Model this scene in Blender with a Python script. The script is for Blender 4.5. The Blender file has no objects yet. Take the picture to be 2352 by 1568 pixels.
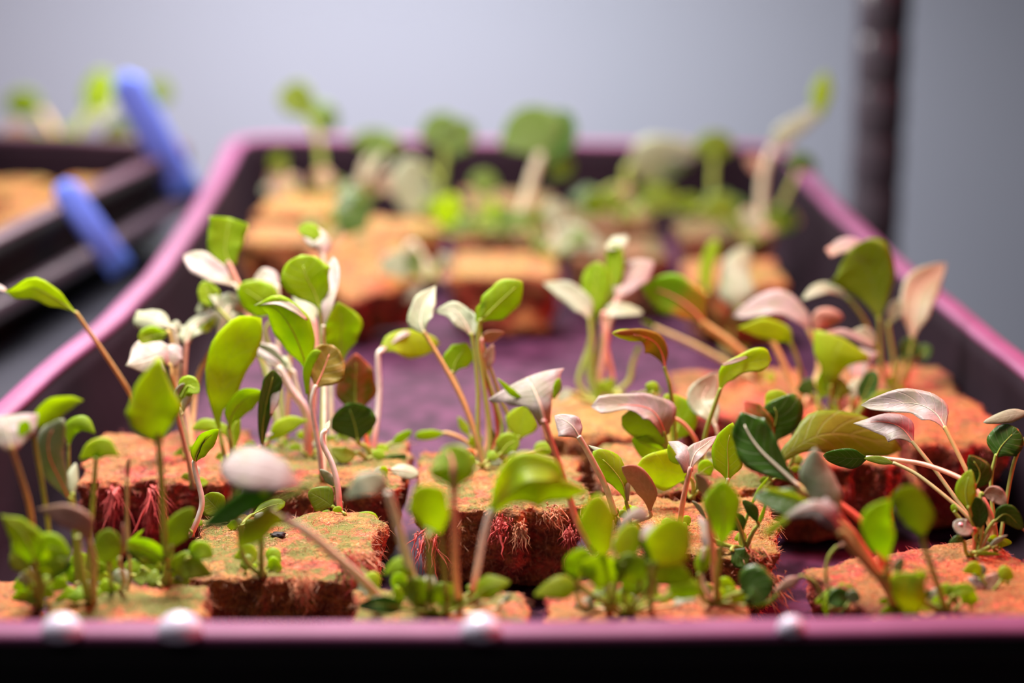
import bpy, bmesh, math, random
from mathutils import Vector, Matrix, noise

random.seed(7)
scene = bpy.context.scene
COL = scene.collection
CM = 0.01

# ------------------------------------------------------------------ camera (72 mm lens, looking down about 16 degrees)
F_PX = 4700.0
PITCH = math.atan2(1334.0, F_PX)
CAM_H = 17.3                       # cm above the tray rim (rim plane is z = 0)
FWD = Vector((0, math.cos(PITCH), -math.sin(PITCH)))
UP = Vector((0, math.sin(PITCH), math.cos(PITCH)))
RT = Vector((1, 0, 0))
EYE = Vector((0, 0, CAM_H))

def at(u, v, d):
    """World point (cm) seen at photo position (u, v), d cm away along the view axis."""
    return EYE + FWD * d + RT * ((u - 1176) / F_PX * d) + UP * (-(v - 784) / F_PX * d)

def depth_on(u, v, z):
    """Distance along the view axis at which (u, v) meets the level z."""
    r = FWD + UP * (-(v - 784) / F_PX)
    return (z - CAM_H) / r.z

def on(u, v, z):
    return at(u, v, depth_on(u, v, z))

cam_data = bpy.data.cameras.new('camera')
cam = bpy.data.objects.new('camera', cam_data)
COL.objects.link(cam)
cam.location = EYE * CM
cam.rotation_euler = (math.pi / 2 - PITCH, 0, 0)
cam_data.sensor_width = 36.0
cam_data.lens = F_PX / 2352 * 36.0
cam_data.clip_start = 0.01
cam_data.dof.use_dof = True
cam_data.dof.focus_distance = 0.525
cam_data.dof.aperture_fstop = 5.0
scene.camera = cam

# ------------------------------------------------------------------ objects
def link(name, me, parent=None, mats=(), loc=(0, 0, 0)):
    o = bpy.data.objects.new(name, me)
    COL.objects.link(o)
    for m in mats:
        me.materials.append(m)
    if parent is not None:
        o.parent = parent
    o.location = loc
    return o

def tag(o, label, cat, group=None, kind=None):
    if label: o['label'] = label
    if cat: o['category'] = cat
    if group: o['group'] = group
    if kind: o['kind'] = kind
    return o

def thing(name, label, cat, loc, group=None):
    o = bpy.data.objects.new(name, None)
    o.empty_display_size = 0.005
    COL.objects.link(o)
    o.location = loc
    return tag(o, label, cat, group)

def mesh(name, verts, faces, smooth=True, uvs=None, mi=None):
    me = bpy.data.meshes.new(name)
    me.from_pydata([tuple(v) for v in verts], [], faces)
    if uvs is not None:
        lay = me.uv_layers.new(name='UVMap')
        for l in me.loops:
            lay.data[l.index].uv = uvs[l.vertex_index]
    if mi is not None:
        me.polygons.foreach_set('material_index', mi)
    if smooth:
        me.polygons.foreach_set('use_smooth', [True] * len(me.polygons))
    me.update()
    return me

def catmull(pts, n):
    """n samples of a smooth curve through pts (any equal-length tuples or Vectors)."""
    k = len(pts)
    if k == 1:
        return [pts[0]] * n
    ps = [Vector(p) for p in pts]
    out = []
    for i in range(n):
        t = i / (n - 1) * (k - 1)
        j = min(int(t), k - 2)
        f = t - j
        p1, p2 = ps[j], ps[j + 1]
        p0 = ps[j - 1] if j > 0 else p1 * 2 - p2
        p3 = ps[j + 2] if j + 2 < k else p2 * 2 - p1
        out.append(0.5 * ((2 * p1) + (p2 - p0) * f + (2 * p0 - 5 * p1 + 4 * p2 - p3) * f * f
                          + (3 * p1 - p0 - 3 * p2 + p3) * f ** 3))
    return out

def lin_interp(vals, n):
    k = len(vals)
    out = []
    for i in range(n):
        t = i / (n - 1) * (k - 1)
        j = min(int(t), k - 2)
        f = t - j
        f = f * f * (3 - 2 * f) * 0.5 + f * 0.5
        out.append(vals[j] * (1 - f) + vals[j + 1] * f)
    return out

def tube(path, radii, sides=8):
    """verts, faces, uvs of a round tube along path (uv v runs base to tip)."""
    vs, fs, uv = [], [], []
    n = len(path)
    ref = Vector((0.3, -1, 0.2)).normalized()
    for i, p in enumerate(path):
        t = (path[min(i + 1, n - 1)] - path[max(i - 1, 0)])
        t = t.normalized() if t.length > 1e-9 else Vector((0, 0, 1))
        a = t.cross(ref)
        a = a.normalized() if a.length > 1e-6 else Vector((1, 0, 0))
        b = t.cross(a)
        for s in range(sides):
            th = 2 * math.pi * s / sides
            vs.append(p + (a * math.cos(th) + b * math.sin(th)) * radii[i])
            uv.append((s / sides, i / (n - 1)))
    for i in range(n - 1):
        for s in range(sides):
            s2 = (s + 1) % sides
            fs.append((i * sides + s, i * sides + s2, (i + 1) * sides + s2, (i + 1) * sides + s))
    fs.append(tuple(range(sides))[::-1])
    fs.append(tuple(range((n - 1) * sides, n * sides)))
    return vs, fs, uv

# ------------------------------------------------------------------ materials
def newmat(name):
    m = bpy.data.materials.new(name)
    m.use_nodes = True
    nt = m.node_tree
    for n in list(nt.nodes):
        nt.nodes.remove(n)
    out = nt.nodes.new('ShaderNodeOutputMaterial')
    return m, nt, out

def N(nt, typ, **kw):
    n = nt.nodes.new(typ)
    for k, v in kw.items():
        if k in ('operation', 'blend_type', 'data_type', 'noise_dimensions', 'feature', 'wave_type', 'bands_direction', 'interpolation_type', 'clamp', 'normalize'):
            setattr(n, k, v)
        else:
            n.inputs[k.replace('_', ' ')].default_value = v
    return n

def rgba(c):
    return (c[0], c[1], c[2], 1.0)

def mixc(nt, fac, a, b, blend='MIX'):
    n = nt.nodes.new('ShaderNodeMix')
    n.data_type = 'RGBA'
    n.blend_type = blend
    for s, val in ((n.inputs[0], fac), (n.inputs[6], a), (n.inputs[7], b)):
        if hasattr(val, 'is_linked'):
            nt.links.new(val, s)
        elif isinstance(val, (tuple, list)):
            s.default_value = rgba(val)
        else:
            s.default_value = val
    return n.outputs[2]

def math_n(nt, op, a, b=None, c=None):
    n = nt.nodes.new('ShaderNodeMath')
    n.operation = op
    for i, val in enumerate((a, b, c)):
        if val is None: continue
        if hasattr(val, 'is_linked'):
            nt.links.new(val, n.inputs[i])
        else:
            n.inputs[i].default_value = val
    return n.outputs[0]

def smooth(nt, val, lo, hi):
    n = nt.nodes.new('ShaderNodeMapRange')
    n.interpolation_type = 'SMOOTHSTEP'
    nt.links.new(val, n.inputs[0])
    n.inputs[1].default_value = lo
    n.inputs[2].default_value = hi
    return n.outputs[0]

def noise_n(nt, scale, detail=3, rough=0.55, rnd=True):
    tc = nt.nodes.new('ShaderNodeTexCoord')
    vec = tc.outputs['Object']
    if rnd:
        oi = nt.nodes.new('ShaderNodeObjectInfo')
        ad = nt.nodes.new('ShaderNodeVectorMath'); ad.operation = 'ADD'
        nt.links.new(vec, ad.inputs[0])
        nt.links.new(oi.outputs['Random'], ad.inputs[1])
        vec = ad.outputs[0]
    n = nt.nodes.new('ShaderNodeTexNoise')
    n.inputs['Scale'].default_value = scale
    n.inputs['Detail'].default_value = detail
    n.inputs['Roughness'].default_value = rough
    nt.links.new(vec, n.inputs['Vector'])
    return n.outputs['Fac']

def leaf_mat(name, base, tip, trans, tfac, mott=None, mfac=0.5, mscale=140, rough=0.45, spec=0.35, g0=0.0, g1=0.5, vein=(0.9, 0.9, 0.6), vfac=0.10):
    m, nt, out = newmat(name)
    uv = nt.nodes.new('ShaderNodeUVMap')
    sep = nt.nodes.new('ShaderNodeSeparateXYZ')
    nt.links.new(uv.outputs[0], sep.inputs[0])
    U, V = sep.outputs[0], sep.outputs[1]
    c = mixc(nt, smooth(nt, V, g0, g1), base, tip)
    fine = noise_n(nt, 900, 2)
    c = mixc(nt, smooth(nt, fine, 0.35, 0.75), c, mixc(nt, 0.22, c, (0.02, 0.03, 0.0)))
    if mott:
        c = mixc(nt, math_n(nt, 'MULTIPLY', smooth(nt, noise_n(nt, mscale, 4, 0.65), 0.42, 0.62), mfac), c, mott)
    # side veins running out and up from the middle
    side = math_n(nt, 'ABSOLUTE', math_n(nt, 'SUBTRACT', U, 0.5))
    ph = math_n(nt, 'MULTIPLY', math_n(nt, 'SUBTRACT', V, math_n(nt, 'MULTIPLY', side, 0.45)), 46.0)
    w = smooth(nt, math_n(nt, 'SINE', ph), 0.86, 1.0)
    mid = smooth(nt, side, 0.035, 0.0)
    w = math_n(nt, 'MAXIMUM', w, mid)
    c = mixc(nt, math_n(nt, 'MULTIPLY', w, vfac), c, vein)
    p = nt.nodes.new('ShaderNodeBsdfPrincipled')
    nt.links.new(c, p.inputs['Base Color'])
    p.inputs['Roughness'].default_value = rough
    p.inputs['Specular IOR Level'].default_value = spec
    bp = nt.nodes.new('ShaderNodeBump')
    bp.inputs['Strength'].default_value = 0.25
    bp.inputs['Distance'].default_value = 0.0004
    hb = math_n(nt, 'SUBTRACT', math_n(nt, 'MULTIPLY', fine, 0.5), w)
    nt.links.new(hb, bp.inputs['Height'])
    nt.links.new(bp.outputs[0], p.inputs['Normal'])
    tr = nt.nodes.new('ShaderNodeBsdfTranslucent')
    tc = mixc(nt, 0.5, trans, mixc(nt, 1.0, trans, c, 'MULTIPLY')) if False else mixc(nt, math_n(nt, 'MULTIPLY', w, vfac * 1.5), trans, tuple(x * 0.6 for x in trans))
    if mott:
        tc = mixc(nt, math_n(nt, 'MULTIPLY', smooth(nt, noise_n(nt, mscale, 4, 0.65), 0.42, 0.62), mfac), tc, mott)
    nt.links.new(tc, tr.inputs['Color'])
    mx = nt.nodes.new('ShaderNodeMixShader')
    mx.inputs[0].default_value = tfac
    nt.links.new(p.outputs[0], mx.inputs[1])
    nt.links.new(tr.outputs[0], mx.inputs[2])
    nt.links.new(mx.outputs[0], out.inputs[0])
    return m

def stem_mat(name, c0, c1, c2=None, tfac=0.25):
    m, nt, out = newmat(name)
    uv = nt.nodes.new('ShaderNodeUVMap')
    sep = nt.nodes.new('ShaderNodeSeparateXYZ')
    nt.links.new(uv.outputs[0], sep.inputs[0])
    V = sep.outputs[1]
    c = mixc(nt, smooth(nt, V, 0.03, 0.26), c0, c1)
    if c2: c = mixc(nt, smooth(nt, V, 0.55, 1.0), c, c2)
    nz = noise_n(nt, 500, 2)
    c = mixc(nt, smooth(nt, nz, 0.4, 0.8), c, mixc(nt, 0.25, c, (0.25, 0.1, 0.03)))
    p = nt.nodes.new('ShaderNodeBsdfPrincipled')
    nt.links.new(c, p.inputs['Base Color'])
    p.inputs['Roughness'].default_value = 0.4
    p.inputs['Specular IOR Level'].default_value = 0.45
    tr = nt.nodes.new('ShaderNodeBsdfTranslucent')
    nt.links.new(c, tr.inputs['Color'])
    mx = nt.nodes.new('ShaderNodeMixShader')
    mx.inputs[0].default_value = tfac
    nt.links.new(p.outputs[0], mx.inputs[1])
    nt.links.new(tr.outputs[0], mx.inputs[2])
    nt.links.new(mx.outputs[0], out.inputs[0])
    return m

def simple_mat(name, c, rough=0.5, spec=0.5, metal=0.0, c2=None, nscale=60, bump=0.0, bscale=400, bdist=0.0005, coat=0.0):
    m, nt, out = newmat(name)
    p = nt.nodes.new('ShaderNodeBsdfPrincipled')
    if c2:
        nt.links.new(mixc(nt, smooth(nt, noise_n(nt, nscale, 4), 0.35, 0.65), c, c2), p.inputs['Base Color'])
    else:
        p.inputs['Base Color'].default_value = rgba(c)
    p.inputs['Roughness'].default_value = rough
    p.inputs['Specular IOR Level'].default_value = spec
    p.inputs['Metallic'].default_value = metal
    p.inputs['Coat Weight'].default_value = coat
    if bump:
        bp = nt.nodes.new('ShaderNodeBump')
        bp.inputs['Strength'].default_value = bump
        bp.inputs['Distance'].default_value = bdist
        nt.links.new(noise_n(nt, bscale, 4), bp.inputs['Height'])
        nt.links.new(bp.outputs[0], p.inputs['Normal'])
    nt.links.new(p.outputs[0], out.inputs[0])
    return m

LEAF = {
    'g': leaf_mat('leaf_green', (0.24, 0.34, 0.02), (0.30, 0.43, 0.02), (0.62, 0.82, 0.015), 0.62, mott=(0.30, 0.52, 0.01), mfac=0.35, mscale=110),
    'y': leaf_mat('leaf_yellow_green', (0.30, 0.40, 0.02), (0.36, 0.48, 0.02), (0.70, 0.86, 0.02), 0.62, mott=(0.42, 0.58, 0.01), mfac=0.35, mscale=110),
    'o': leaf_mat('leaf_olive', (0.20, 0.25, 0.02), (0.22, 0.30, 0.02), (0.42, 0.52, 0.02), 0.55),
    'd': leaf_mat('leaf_shaded_green', (0.05, 0.12, 0.01), (0.06, 0.15, 0.012), (0.12, 0.30, 0.01), 0.40, spec=0.5, rough=0.35),  # dark colour paints in the shade on shaded green leaves
    'p': leaf_mat('leaf_sheen_pink', (0.50, 0.22, 0.16), (0.37, 0.295, 0.275), (0.45, 0.42, 0.28), 0.22, mott=(0.26, 0.26, 0.15), mfac=0.7, g1=0.35, vein=(0.62, 0.46, 0.38), vfac=0.3),  # pink-white lamp sheen on lit leaf faces, painted into the colour
    'c': leaf_mat('leaf_sheen_cream', (0.42, 0.34, 0.20), (0.33, 0.345, 0.225), (0.45, 0.52, 0.22), 0.28, mott=(0.32, 0.37, 0.20), mfac=0.7, g1=0.35, vein=(0.60, 0.56, 0.40), vfac=0.3),  # creamier version of the painted lamp sheen on lit leaves
    'k': leaf_mat('leaf_grey_green', (0.26, 0.36, 0.14), (0.34, 0.40, 0.26), (0.30, 0.42, 0.10), 0.35, mott=(0.45, 0.42, 0.34), mfac=0.5),
    'r': leaf_mat('leaf_red_flecked', (0.14, 0.17, 0.015), (0.58, 0.13, 0.10), (0.40, 0.34, 0.02), 0.42, mott=(0.60, 0.13, 0.08), mfac=0.55, mscale=240, g0=0.6, g1=1.0),
    'q': leaf_mat('leaf_russet_olive', (0.26, 0.17, 0.03), (0.30, 0.24, 0.03), (0.50, 0.36, 0.03), 0.48, mott=(0.46, 0.15, 0.07), mfac=0.45, mscale=90),
    'f': leaf_mat('leaf_red_centred', (0.72, 0.16, 0.06), (0.20, 0.42, 0.02), (0.45, 0.70, 0.02), 0.45, g0=0.35, g1=0.62),
    'h': leaf_mat('leaf_sage', (0.17, 0.27, 0.06), (0.20, 0.32, 0.08), (0.30, 0.46, 0.06), 0.42),
    'e': leaf_mat('leaf_pale_sage', (0.42, 0.44, 0.26), (0.44, 0.48, 0.32), (0.36, 0.44, 0.18), 0.35),
    'b': leaf_mat('leaf_brown_pink', (0.48, 0.22, 0.13), (0.62, 0.38, 0.28), (0.45, 0.22, 0.08), 0.30, mott=(0.40, 0.28, 0.14), mfac=0.6),
}
KINDNAME = {'g': 'bright green leaf', 'y': 'yellow green leaf', 'o': 'olive green leaf', 'd': 'green leaf with shade painted in', 'p': 'leaf with painted pale pink lamp sheen',
            'c': 'leaf with painted pale cream lamp sheen', 'k': 'grey green leaf', 'h': 'sage green leaf', 'e': 'pale sage leaf', 'r': 'red flecked leaf', 'q': 'russet olive leaf', 'f': 'green leaf with red centre', 'b': 'brownish pink leaf'}
STEM = {
    'w': stem_mat('stem_white_pink', (0.88, 0.28, 0.25), (0.90, 0.80, 0.74), (0.86, 0.86, 0.68)),
    'o': stem_mat('stem_orange', (0.66, 0.36, 0.16), (0.70, 0.46, 0.18), (0.58, 0.52, 0.14)),
    'g': stem_mat('stem_green', (0.40, 0.44, 0.12), (0.42, 0.50, 0.10), (0.34, 0.46, 0.05)),
    'p': stem_mat('stem_pink', (0.74, 0.52, 0.26), (0.84, 0.46, 0.32), (0.90, 0.56, 0.48)),
    'b': stem_mat('stem_tan', (0.52, 0.40, 0.18), (0.56, 0.48, 0.22), (0.55, 0.50, 0.22)),
    'k': stem_mat('stem_pale', (0.70, 0.60, 0.40), (0.76, 0.72, 0.50), (0.78, 0.76, 0.62)),
    'r': stem_mat('stem_red', (0.60, 0.20, 0.10), (0.80, 0.14, 0.08), (0.70, 0.16, 0.10)),
}
RIB = {
    'light': simple_mat('midrib_light', (0.40, 0.52, 0.07), 0.45, 0.3),
    'cream': simple_mat('midrib_cream', (0.62, 0.52, 0.38), 0.45, 0.3),
    'pink': simple_mat('midrib_pink', (0.75, 0.25, 0.18), 0.45, 0.3),
}
# ------------------------------------------------------------------ leaves, stems, seedlings
PX = 1.0 / F_PX

def blade_mesh(pts, widths, o, rnd, wide=1.0, pale=False, taper=False):
    """A leaf blade: pts = [(u, v, d)...] along the midrib, widths = width (or (one side, other side)) at each, in photo units."""
    n, m = 18, 9
    mid = catmull([at(*p) for p in pts], n)
    ws = [(w, w) if not isinstance(w, tuple) else (2 * w[0], 2 * w[1]) for w in widths]
    wa = lin_interp([w[0] * 1.2 * wide for w in ws], n)
    wb = lin_interp([w[1] * 1.2 * wide for w in ws], n)
    ds = lin_interp([p[2] for p in pts], n)
    if pale:                                     # pale leaves lie back and show their upper face
        vz = (mid[-1] - mid[0]).normalized()
        k_ = o.get('lean', 0.55) * max(0.0, vz.z) * (mid[-1] - mid[0]).length
        ds = [d + k_ * (i / (n - 1)) ** 1.5 for i, d in enumerate(ds)]
        mid = [EYE + (p - EYE) * (ds[i] / (p - EYE).dot(FWD)) for i, p in enumerate(mid)]
    roll = math.radians(o.get('roll', rnd.uniform(-18, 18)))
    twist = math.radians(o.get('twist', rnd.uniform(-10, 10)))
    if pale:
        h_ = n // 2
        T = (mid[h_ + 2] - mid[h_ - 2]).normalized()
        view = (EYE - mid[h_]).normalized()
        B = T.cross((view - T * view.dot(T))).normalized()
        roll = -math.radians(o.get('up', rnd.uniform(20, 42))) * B.z + roll * (1 - abs(B.z))
        wide = wide / max(0.6, math.cos(roll))
        wa = [w * wide for w in lin_interp([w[0] * 1.2 for w in ws], n)]
        wb = [w * wide for w in lin_interp([w[1] * 1.2 for w in ws], n)]
    cup = o.get('cup', rnd.uniform(-0.25, 0.25))
    fold = o.get('fold', 0.0)
    wav = o.get('wave', 0.05)
    rt = o.get('tip', 0.72)
    seed = rnd.random() * 100
    th = 0.013
    rows_f, rows_b, uvs, ribs = [], [], [], []
    for i in range(n):
        t = i / (n - 1)
        T = (mid[min(i + 1, n - 1)] - mid[max(i - 1, 0)]).normalized()
        view = (EYE - mid[i]).normalized()
        N0 = (view - T * view.dot(T))
        N0 = N0.normalized() if N0.length > 1e-5 else Vector((0, -1, 0))
        B = T.cross(N0).normalized()
        r = roll + twist * (t - 0.5)
        W = B * math.cos(r) + N0 * math.sin(r)
        Nn = N0 * math.cos(r) - B * math.sin(r)
        k = 1.0
        if rt < 1 and t > rt:
            k = math.sqrt(max(0.0, 1 - ((t - rt) / (1 - rt)) ** 2))
            k = max(k, 0.04)
        if taper and t < 0.34:
            u_ = t / 0.34
            k *= 0.30 + 0.70 * u_ * u_ * (3 - 2 * u_)
        a, b = wa[i] * 0.5 * PX * ds[i] * k, wb[i] * 0.5 * PX * ds[i] * k
        rf, rb = [], []
        for j in range(m):
            x = -1 + 2 * j / (m - 1)
            hw = a if x < 0 else b
            ed = abs(x)
            wv = noise.noise(Vector((t * 5 + seed, x * 1.5, seed))) * wav * (a + b) * ed
            ripple = math.sin(t * 21 + seed + x) * wav * 0.25 * (a + b) * ed ** 2
            off = cup * (a + b) * 0.5 * ed ** 1.7 + fold * (a + b) * 0.5 * ed + wv + ripple
            p = mid[i] + W * (x * hw * (1 + 0.06 * noise.noise(Vector((t * 7, x + seed, 3.3))))) + Nn * off
            e = th * (0.25 + 0.75 * (1 - ed ** 4)) * min(1.0, 0.3 + k)
            rf.append(p + Nn * e)
            rb.append(p - Nn * e)
            uvs.append(((x + 1) / 2, t))
        rows_f += rf
        rows_b += rb
        ribs.append((mid[i] + Nn * th, (a + b) * 0.5))
    q = n * m
    vs = rows_f + rows_b
    fs, mi = [], []
    for i in range(n - 1):
        for j in range(m - 1):
            a0, b0, c0, d0 = i * m + j, i * m + j + 1, (i + 1) * m + j + 1, (i + 1) * m + j
            fs.append((a0, b0, c0, d0)); mi.append(0)
            fs.append((q + d0, q + c0, q + b0, q + a0)); mi.append(1)
    ring = [j for j in range(m)] + [i * m + m - 1 for i in range(1, n)] + [(n - 1) * m + j for j in range(m - 2, -1, -1)] + [i * m for i in range(n - 2, 0, -1)]
    for a0, b0 in zip(ring, ring[1:] + ring[:1]):
        fs.append((b0, a0, q + a0, q + b0)); mi.append(0)
    return vs, fs, uvs + uvs, mi, ribs

LABELS = set()
COUNT = [0]

def seedling(label, base, leaves, z=-1.7, D=None, cat='seedling', group=None, name='seedling', thick=1.0, wide=1.0, extra=3, ew=(12, 26), ekinds='ggoyk'):
    """base = photo position of the foot; leaves = list of (stem points, blade points, widths, kind, stem kind[, options]);
    a point is (u, v) or (u, v, cm behind (+) or before (-) the foot)."""
    rnd = random.Random(hash_s(label))
    D0 = depth_on(base[0], base[1], z) if D is None else D
    foot = at(base[0], base[1], D0)
    root = thing(name, label, cat, foot * CM, group)
    kinds = [L[3][0] for L in leaves]
    common = max(set(kinds), key=kinds.count)
    xr = random.Random(hash_s(label) + 11)
    leaves = list(leaves)
    for q in range(extra):                       # small low leaves and side shoots round the foot
        s = xr.choice((-1, 1))
        k_ = sum(ew) / 38.0
        x, y = base[0] + xr.uniform(-12, 12) * k_, base[1] - xr.uniform(4, 12)
        dx, dy = s * xr.uniform(8, 34) * k_, -xr.uniform(0, 26) * k_
        leaves.append(([(x, y)], [(x + dx * .3, y + dy * .5), (x + dx * .7, y + dy), (x + dx * 1.3, y + dy * .8)], [7, xr.uniform(*ew), 8], xr.choice(ekinds), 'g',
                       {'rib': None, 'dd': xr.uniform(-.5, .4), 'sw': 7}))
    for L in leaves:
        sp, bp_, w, kind, sk = L[:5]
        o = L[5] if len(L) > 5 else {}
        od = o.get('dd', 0.0)
        def P3(p, lean=1.0):
            return (p[0], p[1], D0 + (p[2] if len(p) > 2 else od) * 1.0)
        bp3 = [P3(p) for p in bp_]
        local = lambda pts: [(p - foot) * CM for p in pts]
        if sp is not None:
            jx = rnd.uniform(-5, 5)
            st = [(base[0] + jx, base[1] + 4, D0)] + [P3(p) for p in sp] + [bp3[0]]
            if len(bp3) > 1:
                e = [bp3[0][q] * 0.75 + bp3[1][q] * 0.25 for q in range(3)]
                st.append(tuple(e))
            # depth eases from the foot to the blade
            path = catmull([at(*p) for p in st], 8 + 5 * len(st))
            d_px = o.get('sw', 9.5) * thick
            n = len(path)
            rad = [max(0.012, 0.5 * d_px * PX * D0 * (1.1 - 0.25 * i / n) * (0.4 if i == n - 1 else 1)) for i in range(n)]
            v_, f_, uv_ = tube(path, rad)
            link('stem', mesh('stem', local(v_), f_, True, uv_), root, [STEM[sk]])
        if w is None:
            continue
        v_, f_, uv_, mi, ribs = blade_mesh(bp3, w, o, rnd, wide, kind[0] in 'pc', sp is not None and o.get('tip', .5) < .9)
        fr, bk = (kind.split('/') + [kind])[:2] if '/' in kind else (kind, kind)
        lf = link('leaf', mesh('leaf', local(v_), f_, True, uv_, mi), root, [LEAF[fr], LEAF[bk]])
        if fr != common:
            lf['label'] = KINDNAME[fr]
        rib = o.get('rib', {'p': 'cream', 'c': 'cream', 'd': 'light', 'g': 'light', 'f': 'pink'}.get(fr))
        big = max(x if not isinstance(x, tuple) else x[0] + x[1] for x in w)
        if rib and big >= 30:
            nn = int(len(ribs) * 0.86)
            path = [r[0] for r in ribs[:nn]]
            rad = [min(0.035, 0.06 + r[1]) * (1 - 0.8 * i / nn) + 0.006 for i, r in enumerate(ribs[:nn])]
            rad = [r * o.get('rw', 0.55) for r in rad]
            v_, f_, uv_ = tube(path, rad, 6)
            link('midrib', mesh('midrib', local(v_), f_, True, uv_), lf, [RIB[rib]])
    return root

def hash_s(s):
    h = 2166136261
    for ch in s:
        h = ((h ^ ord(ch)) * 16777619) & 0xffffffff
    return h
# ------------------------------------------------------------------ setting
M_PLASTIC = simple_mat('tray_plastic', (0.012, 0.0065, 0.010), 0.8, 0.06, c2=(0.017, 0.009, 0.014), nscale=25, bump=0.15, bscale=300)  # black plastic, slight purple tint stands in for the lamp light
M_RIM = simple_mat('tray_rim_pink_lit', (0.175, 0.055, 0.120), 0.5, 0.18, c2=(0.205, 0.066, 0.145), nscale=40, bump=0.1, bscale=500)  # pink lamp reflection on black plastic, painted into the base colour
M_FLOOR = simple_mat('tray_floor_purple_lit', (0.085, 0.027, 0.062), 0.6, 0.08, c2=(0.024, 0.008, 0.019), nscale=110, bump=0.5, bscale=120, bdist=0.002)  # purple of the lamp light painted into the black tray floor
M_OUT = simple_mat('tray_outer_plastic', (0.010, 0.010, 0.010), 0.6, 0.15)
M_SHELF = simple_mat('shelf_surface', (0.06, 0.06, 0.075), 0.22, 0.6, c2=(0.045, 0.045, 0.06), nscale=12)
M_WALL = simple_mat('wall_paint', (0.57, 0.62, 0.76), 0.8, 0.2, c2=(0.55, 0.60, 0.74), nscale=3)
M_GROUND = simple_mat('floor_paint', (0.20, 0.20, 0.21), 0.6, 0.3)
M_POST = simple_mat('post_coating', (0.045, 0.036, 0.045), 0.22, 0.7)
M_TAG = simple_mat('blue_tag_plastic', (0.17, 0.29, 1.0), 0.45, 0.4)

def box_mesh(name, lo, hi):
    vs = [Vector((x, y, z)) * CM for z in (lo[2], hi[2]) for y in (lo[1], hi[1]) for x in (lo[0], hi[0])]
    fs = [(0, 2, 3, 1), (4, 5, 7, 6), (0, 1, 5, 4), (2, 6, 7, 3), (0, 4, 6, 2), (1, 3, 7, 5)]
    return mesh(name, vs, fs, False)

WALL_Y = 128.0
tag(link('wall_back', box_mesh('wall_back', (-160, WALL_Y, -85), (160, WALL_Y + 8, 120)), None, [M_WALL]), None, None, kind='structure')
tag(link('floor', box_mesh('floor', (-160, -120, -89), (160, WALL_Y, -85)), None, [M_GROUND]), None, None, kind='structure')

# shelf that carries the trays
Z_FLOOR = -4.2
Z_SHELF = -4.75
shelf = thing('wire_shelf', 'dark glossy shelf board on which the black seedling trays stand', 'shelf', Vector((0, 70, Z_SHELF)) * CM)
o = link('board', box_mesh('board', (-70, -38, -1.8), (17.0, 35, 0)), shelf, [M_SHELF])
bv = o.modifiers.new('round', 'BEVEL'); bv.width = 0.004; bv.segments = 3

def lathe(profile, sides=40):
    vs, fs = [], []
    n = len(profile)
    for r, z in profile:
        for s in range(sides):
            th = 2 * math.pi * s / sides
            vs.append(Vector((r * math.cos(th), r * math.sin(th), z)) * CM)
    for i in range(n - 1):
        for s in range(sides):
            s2 = (s + 1) % sides
            fs.append((i * sides + s, i * sides + s2, (i + 1) * sides + s2, (i + 1) * sides + s))
    fs.append(tuple(range(sides))[::-1])
    fs.append(tuple(range((n - 1) * sides, n * sides)))
    return vs, fs

prof = []
z = -84.0 + 84
R = 1.32
h = 0.0
prof.append((R, 0.0))
while h < 150:
    for dz, r in ((0.0, R), (1.85, R), (1.95, R - 0.07), (2.35, R - 0.07), (2.45, R)):
        prof.append((r, h + dz + 0.05))
    h += 2.54
vs, fs = lathe(prof)
pb = at(2015, 300, 101.5)
post = thing('shelf_post', 'black round shelf post with ring grooves standing behind the tray', 'post', Vector((pb.x, pb.y, -84)) * CM)
link('pole', mesh('pole', vs, fs, True), post, [M_POST])
fv, ff = lathe([(0.2, -1.0), (1.5, -1.0), (1.5, -0.2), (1.1, 0.0), (0.4, 0.05)], 24)
link('foot', mesh('foot', fv, ff, True), post, [M_OUT])
cv, cf = lathe([(1.25, 70.0), (1.75, 70.05), (1.6, 73.4), (1.25, 73.5)], 32)
link('collar', mesh('collar', cv, cf, True), post, [M_OUT])

# ------------------------------------------------------------------ trays
def chaikin(pts, it):
    for _ in range(it):
        out = []
        for a, b in zip(pts, pts[1:] + pts[:1]):
            out += [a * 0.75 + b * 0.25, a * 0.25 + b * 0.75]
        pts = out
    return pts

def resample(pts, step):
    out = []
    for a, b in zip(pts, pts[1:] + pts[:1]):
        k = max(1, int((b - a).length / step))
        out += [a.lerp(b, i / k) for i in range(k)]
    return out

def ring_normals(pts):
    n = len(pts)
    out = []
    for i in range(n):
        t = pts[(i + 1) % n] - pts[i - 1]
        out.append(Vector((t.y, -t.x, 0)).normalized())
    return out

def sweep(pts, nrm, profile, closed_profile=False, wob=0.0):
    vs, fs = [], []
    k = len(profile)
    n = len(pts)
    for i in range(n):
        w = noise.noise(pts[i] * 0.25) * wob
        for off, zz in profile:
            q = pts[i] + nrm[i] * off
            vs.append(Vector((q.x, q.y, zz + w)) * CM)
    for i in range(n):
        j = (i + 1) % n
        for a in range(k if closed_profile else k - 1):
            b = (a + 1) % k
            fs.append((i * k + a, i * k + b, j * k + b, j * k + a))
    return vs, fs

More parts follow.
